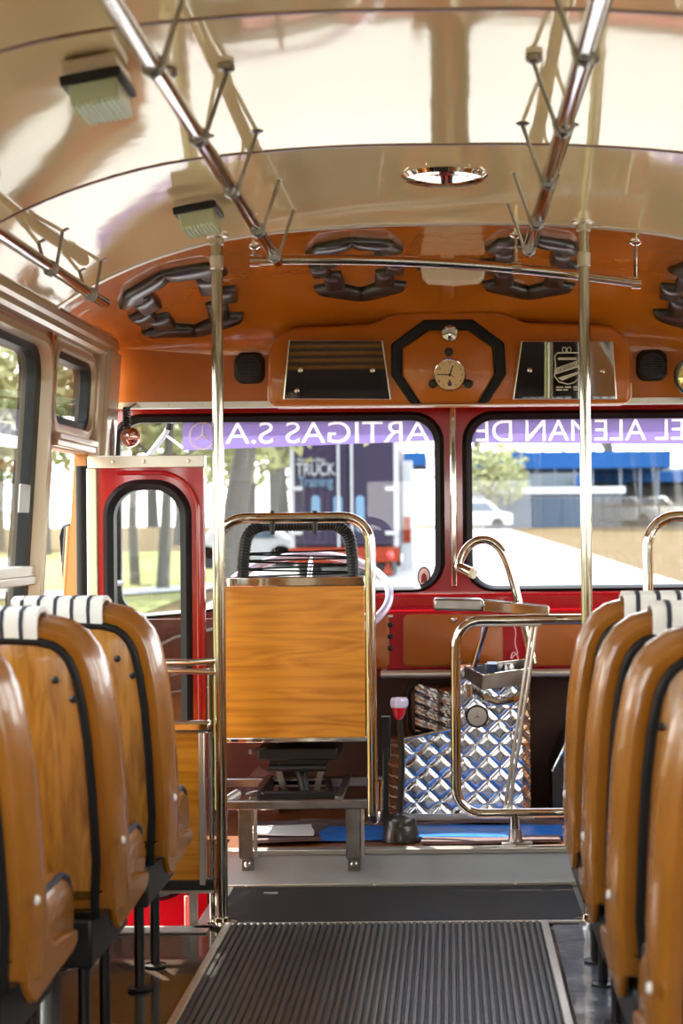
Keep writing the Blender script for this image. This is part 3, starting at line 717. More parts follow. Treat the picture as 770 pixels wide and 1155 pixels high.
# ------------------------------------------------------------------ poles
def pole(x, y, label):
    t = thing('grab_pole', (x, y, 0), label, 'pole'); zt = arch(x) + .004
    obj('pole_tube', MB().tube([(x, y, 0), (x, y, zt)], .0165, 18), 'polechrome', t)
    obj('pole_flange', MB().lathe([(.044, .0), (.044, .006), (.024, .010), (.022, .022), (.0168, .024)], (x, y, .003), seg=24), 'chrome', t)
    obj('pole_cap', MB().lathe([(.036, 0), (.034, .008), (.022, .012), (.021, .03), (.0168, .032)], (x, y, zt), (0, 0, -1), 24), 'alu', t)
    z1 = 1.14 - (334 - 598) * y / F * 1 if x < 0 else 1.14 + 304 * y / F
    z1 = 1.14 + 304 * y / F
    obj('pole_collar', MB().lathe([(.0168, -.02), (.0195, -.018), (.0195, .018), (.0168, .02)], (x, y, z1), seg=20), 'alu', t)
    return t
pole(-.668, 4.88, 'chrome floor to ceiling pole beside the red door and the driver seat')
pole(.395, 4.88, 'chrome floor to ceiling pole rising behind the passenger side seats')
# loop handrail far right
t = thing('handrail', (.58, 5.2, 0), 'chrome bent handrail rising before the windscreen at the photo edge', 'handrail')
a = at(731, 700, 5.2).x
obj('rail_loop', MB().tube(fillet([(a, 5.2, 0.12), (a, 5.2, 1.175), (a + .75, 5.2, 1.19), (a + .75, 5.2, .12)], .09, 8), .0165, 14), 'chrome', t)
obj('rail_foot', MB().lathe([(.036, 0), (.036, .008), (.02, .012), (.0168, .03)], (a, 5.2, .0), seg=20), 'chrome', t)

# ------------------------------------------------------------------ red door leaf
d = sroot('door_1', (-.99, 5.5, -.25))
n = 8; o_ = rrect(-1.165, -.800, -.25, 1.368, .02, n); i_ = rrect(-1.105, -.862, -.035, 1.292, .10, n)
struct('door_panel', MB().ring(XZ(o_, 5.485), XZ(i_, 5.485), (0, .034, 0)), 'red', d, bevel=.004)
g = MB(); oo = rrect(-1.128, -.840, -.058, 1.314, .118, n); mm = rrect(-1.112, -.856, -.042, 1.298, .105, n); ii = rrect(-1.092, -.876, -.022, 1.280, .09, n)
g.loops([XZ(oo, 5.484), XZ(mm, 5.462), XZ(ii, 5.474), XZ(ii, 5.53), XZ(oo, 5.53)], closed=True); struct('door_gasket', g, 'rubber', d, smooth=50)
struct('door_pane', MB().prism(XZ(rrect(-1.10, -.868, -.03, 1.288, .095, n), 5.498), (0, .005, 0)), 'glass', d)
b = MB(); b.box(-1.175, -.795, 5.470, 5.525, 1.352, 1.392)
for x in (-1.09, -.99, -.845): b.lathe([(.007, 0), (.006, .004), (0, .005)], (x, 5.470, 1.372), (0, -1, 0), 10)
struct('door_top_strip', b, 'alu', d, bevel=.003)
b = MB(); b.box(-1.180, -1.145, 5.474, 5.522, -.25, 1.352); struct('door_edge_strip', b, 'creammetal', d, bevel=.004)
b = MB(); b.tube([(-1.2, 5.50, -.25), (-1.2, 5.50, 1.36)], .019, 12); struct('door_edge_rubber', b, 'rubber', d)
b = MB(); b.tube(fillet([(-1.08, 5.484, 1.336), (-.819, 5.484, 1.336), (-.819, 5.484, 0)], .13, 10), .008, 10); struct('door_bead', b, 'red', d)
b = MB(); b.obox(at(212, 1028, 5.46), (.012, 0, 0), (0, .004, 0), (0, 0, .052)); struct('door_hinge_strap', b, 'alu', d, bevel=.003)
# modesty panel between door and first seat
t = thing('modesty_panel', (-.92, 4.9, 0), 'wood veneer modesty panel with chrome rails before the first single seat', 'panel')
X0, X1 = -1.19, -.702
obj('panel_board', MB().box(X0, X1 - .018, 4.875, 4.893, .135, .562), 'woodh', t)
b = MB(); b.box(X0, X1 + .008, 4.862, 4.91, .56, .596); obj('panel_cap', b, 'chrome', t, bevel=.01, segs=3)
b = MB(); b.box(X1 - .030, X1 - .012, 4.868, 4.90, .12, .56); obj('panel_edge', b, 'alu', t, bevel=.003)
obj('panel_upright', MB().tube([(X1 + .004, 4.89, -.02), (X1 + .004, 4.89, .745)], .0075, 10), 'chrome', t)
b = MB(); b.tube([(X0, 4.89, .762), (X1 - .06, 4.89, .762), (X1 + .02, 4.885, .768)], .011, 12); obj('panel_rail', b, 'chrome', t)
b = MB(); b.tube([(X0, 4.89, .738), (X1 - .06, 4.89, .738), (X1 + .02, 4.885, .734)], .009, 12); obj('panel_rail', b, 'chrome', t)
b = MB(); b.box(X0, X1 + .01, 4.87, 4.91, .105, .135); obj('panel_rail', b, 'black', t, bevel=.004)
b = MB(); b.box(X0, X1 + .01, 4.872, 4.9, .096, .104); obj('panel_rail', b, 'alu', t)
obj('panel_post', MB().box(X0, X0 + .03, 4.875, 4.905, 0, .76), 'alu', t)
b = MB(); b.obox(((X1 - .05), 4.885, .0), (.012, 0, 0), (0, .004, 0), (0, 0, .1)); obj('panel_strap', b, 'alu', t)

# ------------------------------------------------------------------ aisle mat
t = thing('aisle_mat', (-.2, 3, 0), 'dark ribbed rubber runner with metal edging along the aisle', 'floor mat')
x0, x1, y0, y1 = -.648, .262, .6, 4.852
b = MB(); ring0 = [(x0, .001)]; nr = 48
for k in range(nr):
    c = x0 + .012 + (x1 - x0 - .024) * (k + .5) / nr; h = (x1 - x0 - .024) / nr
    ring0 += [(c - h * .48, .006), (c - h * .26, .013), (c + h * .22, .013), (c + h * .40, .006)]
ring0 += [(x1, .001)]
b.loops([[(x, y, z) for x, z in ring0] for y in (y0, y1)]); obj('ribbed_runner', b, 'mat', t, smooth=20)
for xa in (x0, x1): obj('edge_strip', MB().box(xa - .011, xa + .011, y0, y1, 0, .016), 'alu', t, bevel=.003)
obj('end_strip', MB().box(x0 - .011, .62, y1, y1 + .016, 0.003, .012), 'alu', t, bevel=.003)

# ------------------------------------------------------------------ passenger seats
def seat_outline(w):
    """counter-clockwise seen from behind (x to the right, z up), from the lower right corner"""
    half = [(0.008, .345), (0, .46), (.003, .60), (.009, .72), (.018, .80), (.031, .868), (.046, .905), (.068, .935), (.10, .958), (.145, .970), (.21, .974)]
    if w < .6: half[-1] = (.205, .974)
    r = [(w / 2 - a, z) for a, z in half]; l = [(-w / 2 + a, z) for a, z in half]
    base = [(-w / 2 + .02, .337), (w / 2 - .02, .337)]
    return base + r + l[::-1]
def lean(p): return Vector((p[0], p[1] - (p[2] - .34) * .14, p[2]))
def make_seat(w, covers, name, label, cat, group):
    t = thing(name, (0, 0, 0), label, cat, group)
    ol = seat_outline(w)
    b = MB(); b.loops([[lean(p) for p in XZ(inset(ol, i), y)] for i, y in ((.054, .004), (.050, -.002), (.032, -.005), (.022, -.003), (.017, .004), (.010, .03), (.003, .065), (0, .092), (.005, .112), (.018, .126), (.05, .134), (.12, .138))]); obj('seat_back', b, 'vinyl', t, smooth=33)
    b = MB(); b.loops([[lean(p) for p in XZ(inset(ol, i), y)] for i, y in ((.056, .01), (.056, -.003), (.06, -.006))])
    wd = obj('back_panel', b, 'wood', t, smooth=40)
    gp = inset(ol, .052)[2:]; gp = [Vector((gp[0].x, .338))] + gp + [Vector((gp[-1].x, .338))]
    b = MB(); b.tube([lean((p.x, -.003, p.y)) for p in gp], .0095, 10); obj('back_gasket', b, 'rubber', t, smooth=60)
    sx = w / 2 - .12
    for x, z in ((sx, .84), (-sx, .84), (w / 2 - .085, .80), (-w / 2 + .085, .80)):
        obj('panel_bolt', MB().lathe([(.008, 0), (.008, .003), (.004, .006), (0, .006)], lean((x, -.006, z)), (0, -1, 0), 10), 'black', t)
    for c0, c1 in covers:
        cv = []; nn = 11
        pr = [(-.010, .922), (-.012, .955), (.0, .980), (.03, .988), (.07, .988), (.11, .975), (.132, .95), (.136, .80), (.128, .80), (.122, .92)]
        pr2 = [(-.004, .922), (-.003, .95), (.006, .968), (.03, .977), (.07, .977), (.105, .965), (.123, .945), (.128, .80)]
        outer = pr[:8]; inn = pr2[::-1]
        b = MB(); b.loops([[lean((x, y, z)) for y, z in outer + inn] for x in (c0, c1)]); cvr = obj('headrest_cover', b, 'stripew', t, smooth=40)
        wst = (c1 - c0) / 11
        for k in range(1, 11, 2):
            b = MB(); x = c0 + wst * (k + .15)
            outer2 = [(y - .001 if y < 0 else y, z + .0015) for y, z in outer]
            b.loops([[lean((xx, y, z)) for y, z in outer2 + inn] for xx in (x, x + wst * .42)]); obj('cover_stripe', b, 'stripek', cvr, smooth=40)
    # cushion
    cw = w / 2 - .03
    side = [(.06, .33), (.30, .315), (.41, .325), (.438, .345), (.448, .385), (.44, .425), (.415, .458), (.36, .475), (.2, .470), (.06, .455)]
    nrm = inset(side, .018)
    b = MB(); b.loops([[(x, p[0], p[1]) for p in pr] for x, pr in ((-cw, inset(side, .03)), (-cw + .01, inset(side, .012)), (-cw + .03, side), (cw - .03, side), (cw - .01, inset(side, .012)), (cw, inset(side, .03)))]); obj('cushion', b, 'vinyl', t, smooth=60)
    for s_ in (-1, 1):
        q = inset(side, .005); b = MB(); b.tube([(s_ * (cw - .012), p[0], p[1]) for p in q[2:-1]], .006, 8); obj('cushion_piping', b, 'stripek', t)
        b = MB(); b.loops([[(s_ * x, p[0], p[1]) for p in [(-.012, .42), (.004, .345), (.03, .312), (.07, .300), (.12, .304), (.25, .312), (.36, .318), (.40, .33), (.40, .355), (.30, .368), (.20, .375), (.13, .42), (.09, .50), (.06, .58), (-.02, .58)]] for x in (cw - .004, cw + .012)]); obj('side_shield', b, 'vinyl', t, bevel=.006)
        obj('shield_screw', MB().lathe([(.010, 0), (.009, .004), (.005, .007), (0, .007)], (s_ * (cw + .012), .055, .40), (s_, 0, 0), 12), 'stripew', t)
        obj('shield_screw', MB().lathe([(.009, 0), (.008, .004), (.005, .006), (0, .006)], (s_ * (w / 2 - .001), -.005, .50), (s_, 0, 0), 12), 'stripew', t)
    b = MB(); b.box(-w / 2 + .04, w / 2 - .065, -.012, .38, .235, .336); obj('seat_frame', b, 'black', t, bevel=.006)
    for x in (-w / 2 + .10, w / 2 - .115):
        for y in (.14, .36):
            b = MB(); b.tube([(x, y, 0), (x, y, .26)], .0125, 10).lathe([(.03, 0), (.03, .005), (.014, .007)], (x, y, .001), seg=12); obj('leg', b, 'black', t)
    return t
ROWS = [4.06, 3.50, 2.935, 2.34]
WS, WDb = .475, .885
lab1 = ['single seat directly behind the wood modesty panel, first of the driver side row', 'single seat second from the modesty panel, in the driver side row', 'single seat third from the modesty panel, cut by the photo left edge']
s1 = make_seat(WS, [(-.13, .085)], 'single_seat', lab1[0], 'bus seat', 'single seats on the driver side')
for k in range(3):
    o = s1 if k == 0 else copy_tree(s1)
    o.location = (-.668 - WS / 2 - (0, .016, .056)[k], ROWS[k], .003); o['label'] = lab1[k]
lab2 = ['double seat nearest the windscreen in the passenger side row', 'double seat second from the windscreen in the passenger side row', 'double seat third from the windscreen in the passenger side row', 'double seat fourth from the windscreen, blurred at the photo lower corner']
s2 = make_seat(WDb, [(-.305, -.04), (.04, .305)], 'double_seat', lab2[0], 'bus seat', 'double seats on the passenger side')
for k in range(4):
    o = s2 if k == 0 else copy_tree(s2)
    o.location = (.272 + WDb / 2, ROWS[k], .003); o['label'] = lab2[k]

# ------------------------------------------------------------------ driver seat
t = thing('driver_seat', (-.5, 5.6, .12), 'driver seat with wood veneer back and black corded headframe', 'driver seat')
DS = 5.47
bx0, bx1 = at(249, 700, DS).x, at(411, 700, DS).x; zt, zb = at(330, 661, DS).z, at(330, 833, DS).z
obj('back_panel', MB().box(bx0, bx1, DS, DS + .02, zb, zt), 'woodh', t, bevel=.002)
obj('top_strip', MB().box(bx0 - .002, bx1 + .002, DS - .006, DS + .03, zt - .002, zt + .030), 'chrome', t, bevel=.004)
obj('bottom_strip', MB().box(bx0 - .002, bx1 + .006, DS - .006, DS + .03, zb - .012, zb + .004), 'chrome', t, bevel=.003)
hx0, hx1 = at(271, 640, DS).x, at(398, 640, DS).x; hz = at(330, 592, DS).z
hp = fillet([(hx0, DS + .05, zt - .1), (hx0 + .004, DS + .05, zt + .08), (hx0 + .018, DS + .05, hz), (hx1 - .018, DS + .05, hz), (hx1 - .004, DS + .05, zt + .08), (hx1, DS + .05, zt - .1)], [.3, .075, .075, .3], 8)
hf = obj('head_frame', MB().tube(hp, .0185, 14), 'rubber', t)
wr = MB()
def along(path, step):
    out = []; acc = 0
    for i in range(len(path) - 1):
        a, b = path[i], path[i + 1]; L = (b - a).length; s0 = acc
        while s0 < L: out.append((a.lerp(b, s0 / L) if L else a, (b - a).normalized())); s0 += step
        acc = s0 - L
    return out
for p, tn in along(hp, .010): wr.tube([p + .0188 * (math.cos(a_) * tn.orthogonal().normalized() + math.sin(a_) * tn.cross(tn.orthogonal().normalized())) for a_ in [2 * PI * k / 10 for k in range(10)]], .0035, 4, True)
obj('frame_wrapping', wr, 'blackplastic', hf)
for k in range(7):
    z = zt + .035 + .0125 * k; dz = (.006, -.004, .005, -.006, .003, -.005, .004)[k]
    pts = [(hx0 + .014 + (hx1 - hx0 - .028) * u / 8, DS + .05 + .006 * math.sin(u * .8), z + dz * (u / 4 - 1)) for u in range(9)]
    obj('elastic_cord', MB().tube(pts, .0032, 6), 'rubber', t)
# seat behind the panel (backrest cushion and seat pan seen edge-on from behind)
b = MB(); b.box(bx0 + .03, bx1 - .03, DS + .022, DS + .10, zb + .0, zt - .02); obj('back_cushion', b, 'brown', t, bevel=.03, segs=3)
b = MB(); b.box(bx0 + .02, bx1 - .02, DS + .06, DS + .46, zb - .02, zb + .09); obj('seat_cushion', b, 'brown', t, bevel=.03, segs=3)
# suspension base
su = MB(); c0 = at(340, 875, 5.6).x
def bxp(mb, pa, pb, y0, y1, D): a, b = at(*pa, D), at(*pb, D); mb.box(min(a.x, b.x), max(a.x, b.x), y0, y1, min(a.z, b.z), max(a.z, b.z)); return mb
bxp(su, (292, 842), (382, 855), 5.55, 5.85, 5.6); obj('seat_pan', su, 'black', t, bevel=.006)
su = MB(); bxp(su, (305, 855), (368, 862), 5.58, 5.80, 5.6); su.tube([at(303, 866, 5.57), at(368, 866, 5.57)], .012, 10); obj('scissor_upper', su, 'black', t)
for xa, xb in ((312, 322), (364, 356)):
    for yy in (5.58, 5.75): obj('scissor_arm', MB().bar(at(xa, 862, yy), at(xb, 895, yy), .016, .02), 'steel', t)
obj('damper', MB().tube([at(338, 868, 5.62), at(345, 895, 5.60)], .018, 12), 'black', t)
su = MB(); bxp(su, (293, 893), (378, 906), 5.47, 5.50, 5.48); bxp(su, (300, 880), (372, 886), 5.80, 5.83, 5.8)
su.bar(at(296, 899, 5.49), at(306, 884, 5.8), .02, .035); su.bar(at(375, 899, 5.49), at(370, 884, 5.8), .02, .035); obj('base_frame', su, 'black', t, bevel=.003)
su = MB(); su.tube(fillet([at(297, 895, 5.46), at(290, 892, 5.46), at(284, 893, 5.45), at(277, 896, 5.45)], .01, 3), .004, 8); obj('adjust_lever', su, 'steel', t)
su = MB(); su.tube([at(283, 847, 5.5), at(300, 843, 5.52)], .005, 8).lathe([(.008, 0), (.01, .006), (.006, .012), (0, .012)], at(283, 847, 5.5), (0, -1, 0), 10); obj('height_knob', su, 'steel', t)
# mounting frame bolted to the step
t = thing('seat_mount', (-.5, 5.36, .05), 'steel mounting frame of the driver seat bolted to the white step', 'mounting frame')
ya = 5.33
a, b_ = at(254, 908, ya), at(418, 908, ya)
obj('cross_rail', MB().box(a.x, b_.x, ya - .012, ya + .018, a.z - .014, a.z + .014), 'steel', t, bevel=.003)
a2, b2 = at(262, 897, 5.82), at(418, 897, 5.82)
obj('cross_rail', MB().box(a2.x - .07, b2.x + .04, 5.80, 5.84, a.z - .016, a.z + .014), 'steel', t, bevel=.003)
for px in (292, 386): obj('slide_rail', MB().box(at(px, 900, 5.5).x - .012, at(px, 900, 5.5).x + .012, ya, 5.82, a.z + .010, a.z + .024), 'steel', t, bevel=.002)
obj('corner_tube', MB().tube(fillet([at(268, 895, 5.45), at(255, 903, 5.40), at(251, 922, 5.36)], .03, 4), .015, 10), 'alu', t)
for px in (277, 398):
    b = MB(); c = at(px, 940, ya); zz = at(px, 974, 5.385).z
    b.box(c.x - .022, c.x + .022, ya - .006, ya + .004, zz + .028, a.z - .012).box(c.x - .022, c.x - .016, ya - .006, ya + .03, zz + .03, a.z - .012)
    b.obox((c.x, ya + .03, zz + .022), (.021, 0, 0), (0, .032, -.008), (0, .003, .004)); b.box(c.x - .020, c.x + .020, 5.374, 5.384, zz - .022, zz + .02)
    br = obj('bracket', b, 'steel', t, bevel=.002)
    obj('bracket_bolt', MB().lathe([(.011, 0), (.011, .006), (.006, .010), (0, .010)], (c.x, 5.374, zz), (0, -1, 0), 8), 'alu', br)
    obj('bracket_brace', MB().box(c.x + .024, c.x + .036, ya, ya + .012, zz + .03, a.z - .01), 'alu', br, bevel=.002)
# chrome guard loop behind the driver
t = thing('guard_loop', (-.48, 5.27, .2), 'tall chrome loop rail behind the wood backed driver seat', 'handrail')
gy = 5.29; L, R = at(246, 700, gy).x, at(418, 700, gy).x; zt2, zb2 = at(330, 584, gy).z, at(420, 926, gy).z
obj('loop_tube', MB().tube(fillet([(L, gy, .27), (L, gy, zt2), (R, gy, zt2), (R, gy, zb2 + .02), (R + .004, gy + .012, zb2), (R + .012, gy + .05, zb2 + .01), (R + .016, gy + .055, zb2 + .12)], [.085, .085, .02, .02, .02], 8), .0165, 16), 'chrome', t)
for px in (307, 355):
    obj('loop_peg', MB().tube([at(px, 576, gy), at(px, 603, gy)], .0075, 10), 'blackplastic', t)
# steering wheel
t = thing('steering_wheel', (-.52, 5.8, .9), 'lavender rimmed steering wheel behind the driver seat', 'steering wheel')
sc_ = Vector((at(345, 673, 5.85).x, 5.85, at(345, 673, 5.85).z)); RW = .29; tilt = math.radians(29)
ux, uy = Vector((1, 0, 0)), Vector((0, math.cos(tilt), math.sin(tilt))); un = ux.cross(uy)
obj('wheel_rim', MB().tube([sc_ + RW * (math.cos(a) * ux + math.sin(a) * uy) for a in [2 * PI * k / 56 for k in range(56)]], .015, 12, True), 'lavender', t)
for a in (0, 120, 240):
    dd = math.cos(math.radians(a + 90)) * ux + math.sin(math.radians(a + 90)) * uy
    obj('spoke', MB().tube([sc_ - un * .03, sc_ + dd * .12 - un * .02, sc_ + dd * RW], .009, 8), 'chrome', t)
obj('hub', MB().lathe([(.05, -.04), (.055, -.01), (.04, .01), (0, .015)], sc_ - un * .02, un, 20), 'blackplastic', t)
obj('column', MB().tube([sc_ - un * .04, sc_ - un * .16 , Vector((sc_.x, 6.028, .72))], .022, 10), 'black', t)

# ------------------------------------------------------------------ engine cover and controls
def quilted(x0, x1, z0, z1, y, s, dep=.011, nu=None, top=None):
    def fn(u, v):
        x = x0 + (x1 - x0) * u; zt_ = top(x) if top else z1; z = z0 + (zt_ - z0) * v
        m = min(abs(math.sin(PI * (x + z - z0) / s)), abs(math.sin(PI * (x - z + z0) / s)))
        return (x, y - dep * (1 - (1 - m) ** 2.6), z)
    return MB().grid(fn, int((x1 - x0) / .0045), int((z1 - z0) / .0045))
# taller box
t = thing('engine_cover', (.16, 6.0, .12), 'taller engine cover in chromed diamond quilting with star emblem', 'engine cover')
EY = 5.86
ex0, ex1 = at(511, 850, EY).x, at(598, 850, EY).x; ez1 = at(550, 752, EY).z; ez0 = at(550, 920, EY).z
tp = lambda x: ez1 - .03 * max(0, (x - ex0) / (ex1 - ex0)) + .02 * math.sin(PI * (x - ex0) / (ex1 - ex0))
obj('cover_body', MB().loops([[(x, y, z) for y, z in ((EY + .004, ez0), (EY + .004, ez1 - .012), (EY + .02, ez1), (6.025, ez1 + .006), (6.025, ez0))] for x in (ex0 + .004, ex1)]), 'brown', t, smooth=30)
obj('quilted_front', quilted(ex0 + .004, ex1 - .028, ez0, ez1 - .004, EY, .083), 'quilt', t, smooth=45)
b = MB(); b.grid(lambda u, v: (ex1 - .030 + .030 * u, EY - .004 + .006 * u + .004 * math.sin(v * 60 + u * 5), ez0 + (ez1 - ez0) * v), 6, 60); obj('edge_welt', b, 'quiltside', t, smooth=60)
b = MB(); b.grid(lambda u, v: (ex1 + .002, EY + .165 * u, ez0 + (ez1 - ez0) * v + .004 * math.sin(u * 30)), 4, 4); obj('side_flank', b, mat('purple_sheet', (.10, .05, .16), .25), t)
s_ = MB(); pc = at(538, 808, EY - .016); star(s_, pc, .036, .004); obj('star_emblem', s_, 'ink', t); obj('emblem_disc', MB().lathe([(.034, -.006), (.034, .002), (0, .003)], pc, (0, -1, 0), 28), 'alu', t)
# raised rear part left of it
wx0, wx1 = at(468, 800, 6.0).x, ex0 + .01; wz0, wz1 = at(480, 826, 6.0).z, at(480, 770, 6.0).z
wf = lambda x: wz1 - .018 * (x - wx0) / (wx1 - wx0) 
obj('quilted_shoulder', MB().grid(lambda u, v: (wx0 + (wx1 - wx0) * u, 6.0 + .02 * math.sin(v * 26 + u * 7) * .4 - .006 * abs(math.sin(u * 9)), wz0 + (wz1 - .03 * math.sin(u * 1.6) - wz0) * v), 24, 24), 'quilt', t, smooth=60)
b = MB(); b.box(wx0 - .03, wx1, 6.008, 6.2, wz0 - .02, wz1 - .02); obj('shoulder_body', b, 'brown', t, bevel=.015)
b = MB(); b.tube(fillet([(wx0 + .01, 6.0, wz1 + .004), (wx0 - .022, 6.0, wz1 - .03), (wx0 - .018, 6.0, wz0), (wx1, 6.0, wz0 - .018)], .02, 4), .007, 8); obj('shoulder_welt', b, 'rubber', t)
# lower box
t = thing('engine_step_cover', (-.09, 5.95, .12), 'lower engine cover with brown top and chromed diamond quilted front', 'engine cover')
LY = 5.85; lx0, lx1 = at(438, 870, LY).x, at(511, 870, LY).x; lz1 = at(470, 834, LY).z; lz0 = at(470, 918, LY).z
obj('cover_body', MB().box(lx0, lx1, LY + .004, 5.99, lz0, lz1 - .003), 'brown', t, bevel=.012)
obj('quilted_front', quilted(lx0 + .05, lx1 + .012, lz0, lz1, LY, .083, top=lambda x: lz1 + .04 * (x - lx0 - .05) / (lx1 - lx0)), 'quilt', t, smooth=45)
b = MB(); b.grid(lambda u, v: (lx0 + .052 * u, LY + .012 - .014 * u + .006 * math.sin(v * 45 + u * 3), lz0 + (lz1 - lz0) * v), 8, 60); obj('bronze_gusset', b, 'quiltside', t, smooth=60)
b = MB(); b.tube([(lx0 + .05, LY - .006, lz1), (lx1 + .012, LY - .006, lz1 + .038)], .006, 8)
for k in range(12): b.lathe([(.006, 0), (0, .005)], (lx0 + .05 + (lx1 - lx0 - .04) * k / 11, LY - .006, lz1 + .038 * k / 11), (0, -1, 0), 8)
obj('studded_welt', b, 'chrome', t)
b = MB(); b.box(lx0 + .04, ex1 + .01, LY - .02, LY + .01, lz0 - .02, lz0 + .002); obj('base_strip', b, 'alu', t)
# dark cover further right
t = thing('dark_quilted_cover', (.5, 6.1, .12), 'dark shiny quilted cover half hidden behind the passenger seats', 'engine cover')
dx = at(632, 850, 5.95).x
b = MB(); b.loops([[(x, 5.95, .12), (x, 5.95, .12 + h), (x, 6.18, .12 + h + .02), (x, 6.18, .12)] for x, h in ((dx - .03, .16), (dx + .02, .26), (dx + .10, .36), (dx + .4, .40))]); obj('cover_body', b, 'padblack', t, smooth=30)
obj('studded_welt', MB().tube([(dx - .03, 5.945, .285), (dx + .02, 5.945, .385), (dx + .10, 5.945, .485)], .006, 8), 'chrome', t)
# gear lever
p0 = at(452, 945, 5.56); t = thing('gear_lever', (p0.x, 5.56, .115), 'tall black gear lever with red knob and black boot', 'gear lever')
k1, k2 = at(450, 810, 5.56), at(451, 925, 5.56)
obj('boot', MB().lathe([(.062, 0), (.062, .012), (.058, .03), (.054, .05), (.050, .058), (.052, .066), (.040, .082), (.020, .092), (.012, .094)], (p0.x, 5.56, .118), seg=20), 'padblack', t, smooth=60)
obj('stick', MB().tube([(p0.x, 5.56, .19), k2 + Vector((.0, 0, .03)), at(453, 870, 5.56), at(453, 850, 5.56), k1], .0105, 10), 'black', t)
kn = obj('knob', MB().lathe([(.010, -.004), (.016, .004), (.022, .020), (.026, .036)], k1, seg=18), 'redplastic', t)
obj('knob_top', MB().lathe([(.028, .036), (.031, .044), (.031, .058), (.026, .068), (.0, .070)], k1, seg=9), 'clear', t, smooth=10)
# fare rail
t = thing('fare_rail', (.2, 5.47, .12), 'chrome loop rail standing on the platform before the quilted covers', 'handrail')
ry = 5.47
A = lambda px, py: at(px, py, ry)
obj('rail_loop', MB().tube(fillet([A(700, 698), A(513.5, 700), A(514.5, 918), A(700, 916)], [.085, .085], 9), .0165, 16), 'chrome', t)
p0 = at(581, 950, ry)
obj('rail_post', MB().tube([(p0.x, ry, .12), A(580, 917)], [.018, .018], 14), 'chrome', t)
obj('post_plate', MB().box(p0.x - .045, p0.x + .055, ry - .03, ry + .05, .119, .128).lathe([(.026, .008), (.022, .02), (.019, .05)], (p0.x, ry, .12), seg=16), 'steel', t, bevel=.002)
b = MB(); b.tube([at(600, 703, ry + .02), at(569, 914, ry + .02)], .006, 8); obj('rail_brace', b, 'alu', t); obj('rail_brace', MB().tube([at(605, 703, ry + .02), at(574, 914, ry + .02)], .006, 8), 'alu', t)
# gooseneck microphone tube
t = thing('gooseneck', (.2, 5.6, .6), 'bent chrome gooseneck tube with a capped tip above the flat plates', 'gooseneck')
gk = [at(602, 748, 5.70), at(594, 718, 5.70), at(587, 690, 5.70), at(576, 645, 5.70), at(567, 622, 5.70), at(556, 611, 5.70), at(545, 608, 5.70), at(534, 611, 5.70), at(524, 620, 5.70), at(518, 633, 5.695), at(517, 641, 5.69)]
def smoothp(p, n=3):
    for _ in range(n): p = [p[0]] + [x for i in range(len(p) - 1) for x in (p[i].lerp(p[i + 1], .25), p[i].lerp(p[i + 1], .75))] + [p[-1]]
    return p
obj('neck', MB().tube(smoothp(gk, 2), .0145, 14), 'chrome', t)
obj('tip', MB().tube([at(514, 639, 5.69), at(517, 640, 5.69), at(531, 646, 5.67)], [.014, .018, .0185], 16), 'chrome', t); obj('tip_lens', MB().tube([at(530, 646, 5.67), at(535, 648, 5.66)], .016, 14), 'offwhite', t)
# flat plates
t = thing('plate_arm', (.1, 5.6, .85), 'pair of flat metal plates hinged end to end atop the rail', 'metal plates')
pa, pb, pc = at(489, 681, 5.6), at(544, 682, 5.6), at(618, 689, 5.55)
obj('short_plate', MB().obox((pa + pb) / 2, (pb - pa) / 2, (0, .055, 0), (0, 0, .020)), 'steel', t, bevel=.008, segs=3)
obj('long_plate', MB().obox((pb + pc) / 2 + Vector((0, -.01, 0)), (pc - pb) / 2, (0, .06, 0), (0, 0, .018)), 'chrome', t, bevel=.004)
obj('plate_bolt', MB().lathe([(.006, 0), (.006, .004), (0, .005)], at(545, 683, 5.525), (0, -1, 0), 10), 'steel', t)
obj('plate_seat', MB().box(at(525, 697, 5.5).x, at(610, 697, 5.5).x, 5.46, 5.6, pc.z - .045, pc.z - .018), 'alu', t, bevel=.004)
# coin tray
t = thing('coin_tray', (.17, 5.6, .6), 'shallow open metal coin tray holding dark oddments', 'tray')
ct = [at(526, 766, 5.66), at(544, 778, 5.50), at(597, 771, 5.55), at(590, 758, 5.74)]
ctt = [at(524, 752, 5.66), at(545, 762, 5.50), at(599, 754, 5.55), at(592, 744, 5.74)]
b = MB()
for i in range(4):
    j = (i + 1) % 4; n_ = (ct[j] - ct[i]).cross(Vector((0, 0, 1))).normalized() * .003
    b.prism([ct[i], ct[j], ctt[j], ctt[i]], n_)
b.prism(ct, (0, 0, .003)); obj('tray_body', b, 'steel', t)
obj('tray_lip', MB().tube(ctt, .004, 8, True), 'chrome', t)
b = MB(); b.tube([at(535, 777, 5.52), at(545, 788, 5.52), at(560, 793, 5.52), at(578, 790, 5.52), at(590, 778, 5.56)], .012, 10); obj('tray_cradle', b, 'chrome', t)
obj('tray_cylinder', MB().tube([at(528, 772, 5.5), at(529, 786, 5.5)], .012, 12), 'chrome', t)
obj('tray_strut', MB().tube([at(534, 752, 5.62), at(548, 704, 5.58)], .010, 10), mat('blue_tinted_chrome', (.25, .35, .8), .1, 1), t)
oc = (ctt[0] + ctt[1] + ctt[2] + ctt[3]) / 4
b = MB(); b.obox(oc + Vector((-.03, .01, -.005)), (.02, 0, 0), (0, .02, .004), (0, 0, .02)); o = obj('dark_box', b, mat('dark_blue_plastic', (.02, .03, .07), .3), bevel=.004); tag(o, 'small dark blue box lying in the coin tray', 'box')
b = MB(); b.lathe([(.022, -.02), (.024, 0), (.018, .016), (0, .018)], oc + Vector((.025, .02, -.005)), seg=14); o = obj('cup_lid', b, 'steel'); tag(o, 'small round metal cap lying in the coin tray', 'cap')
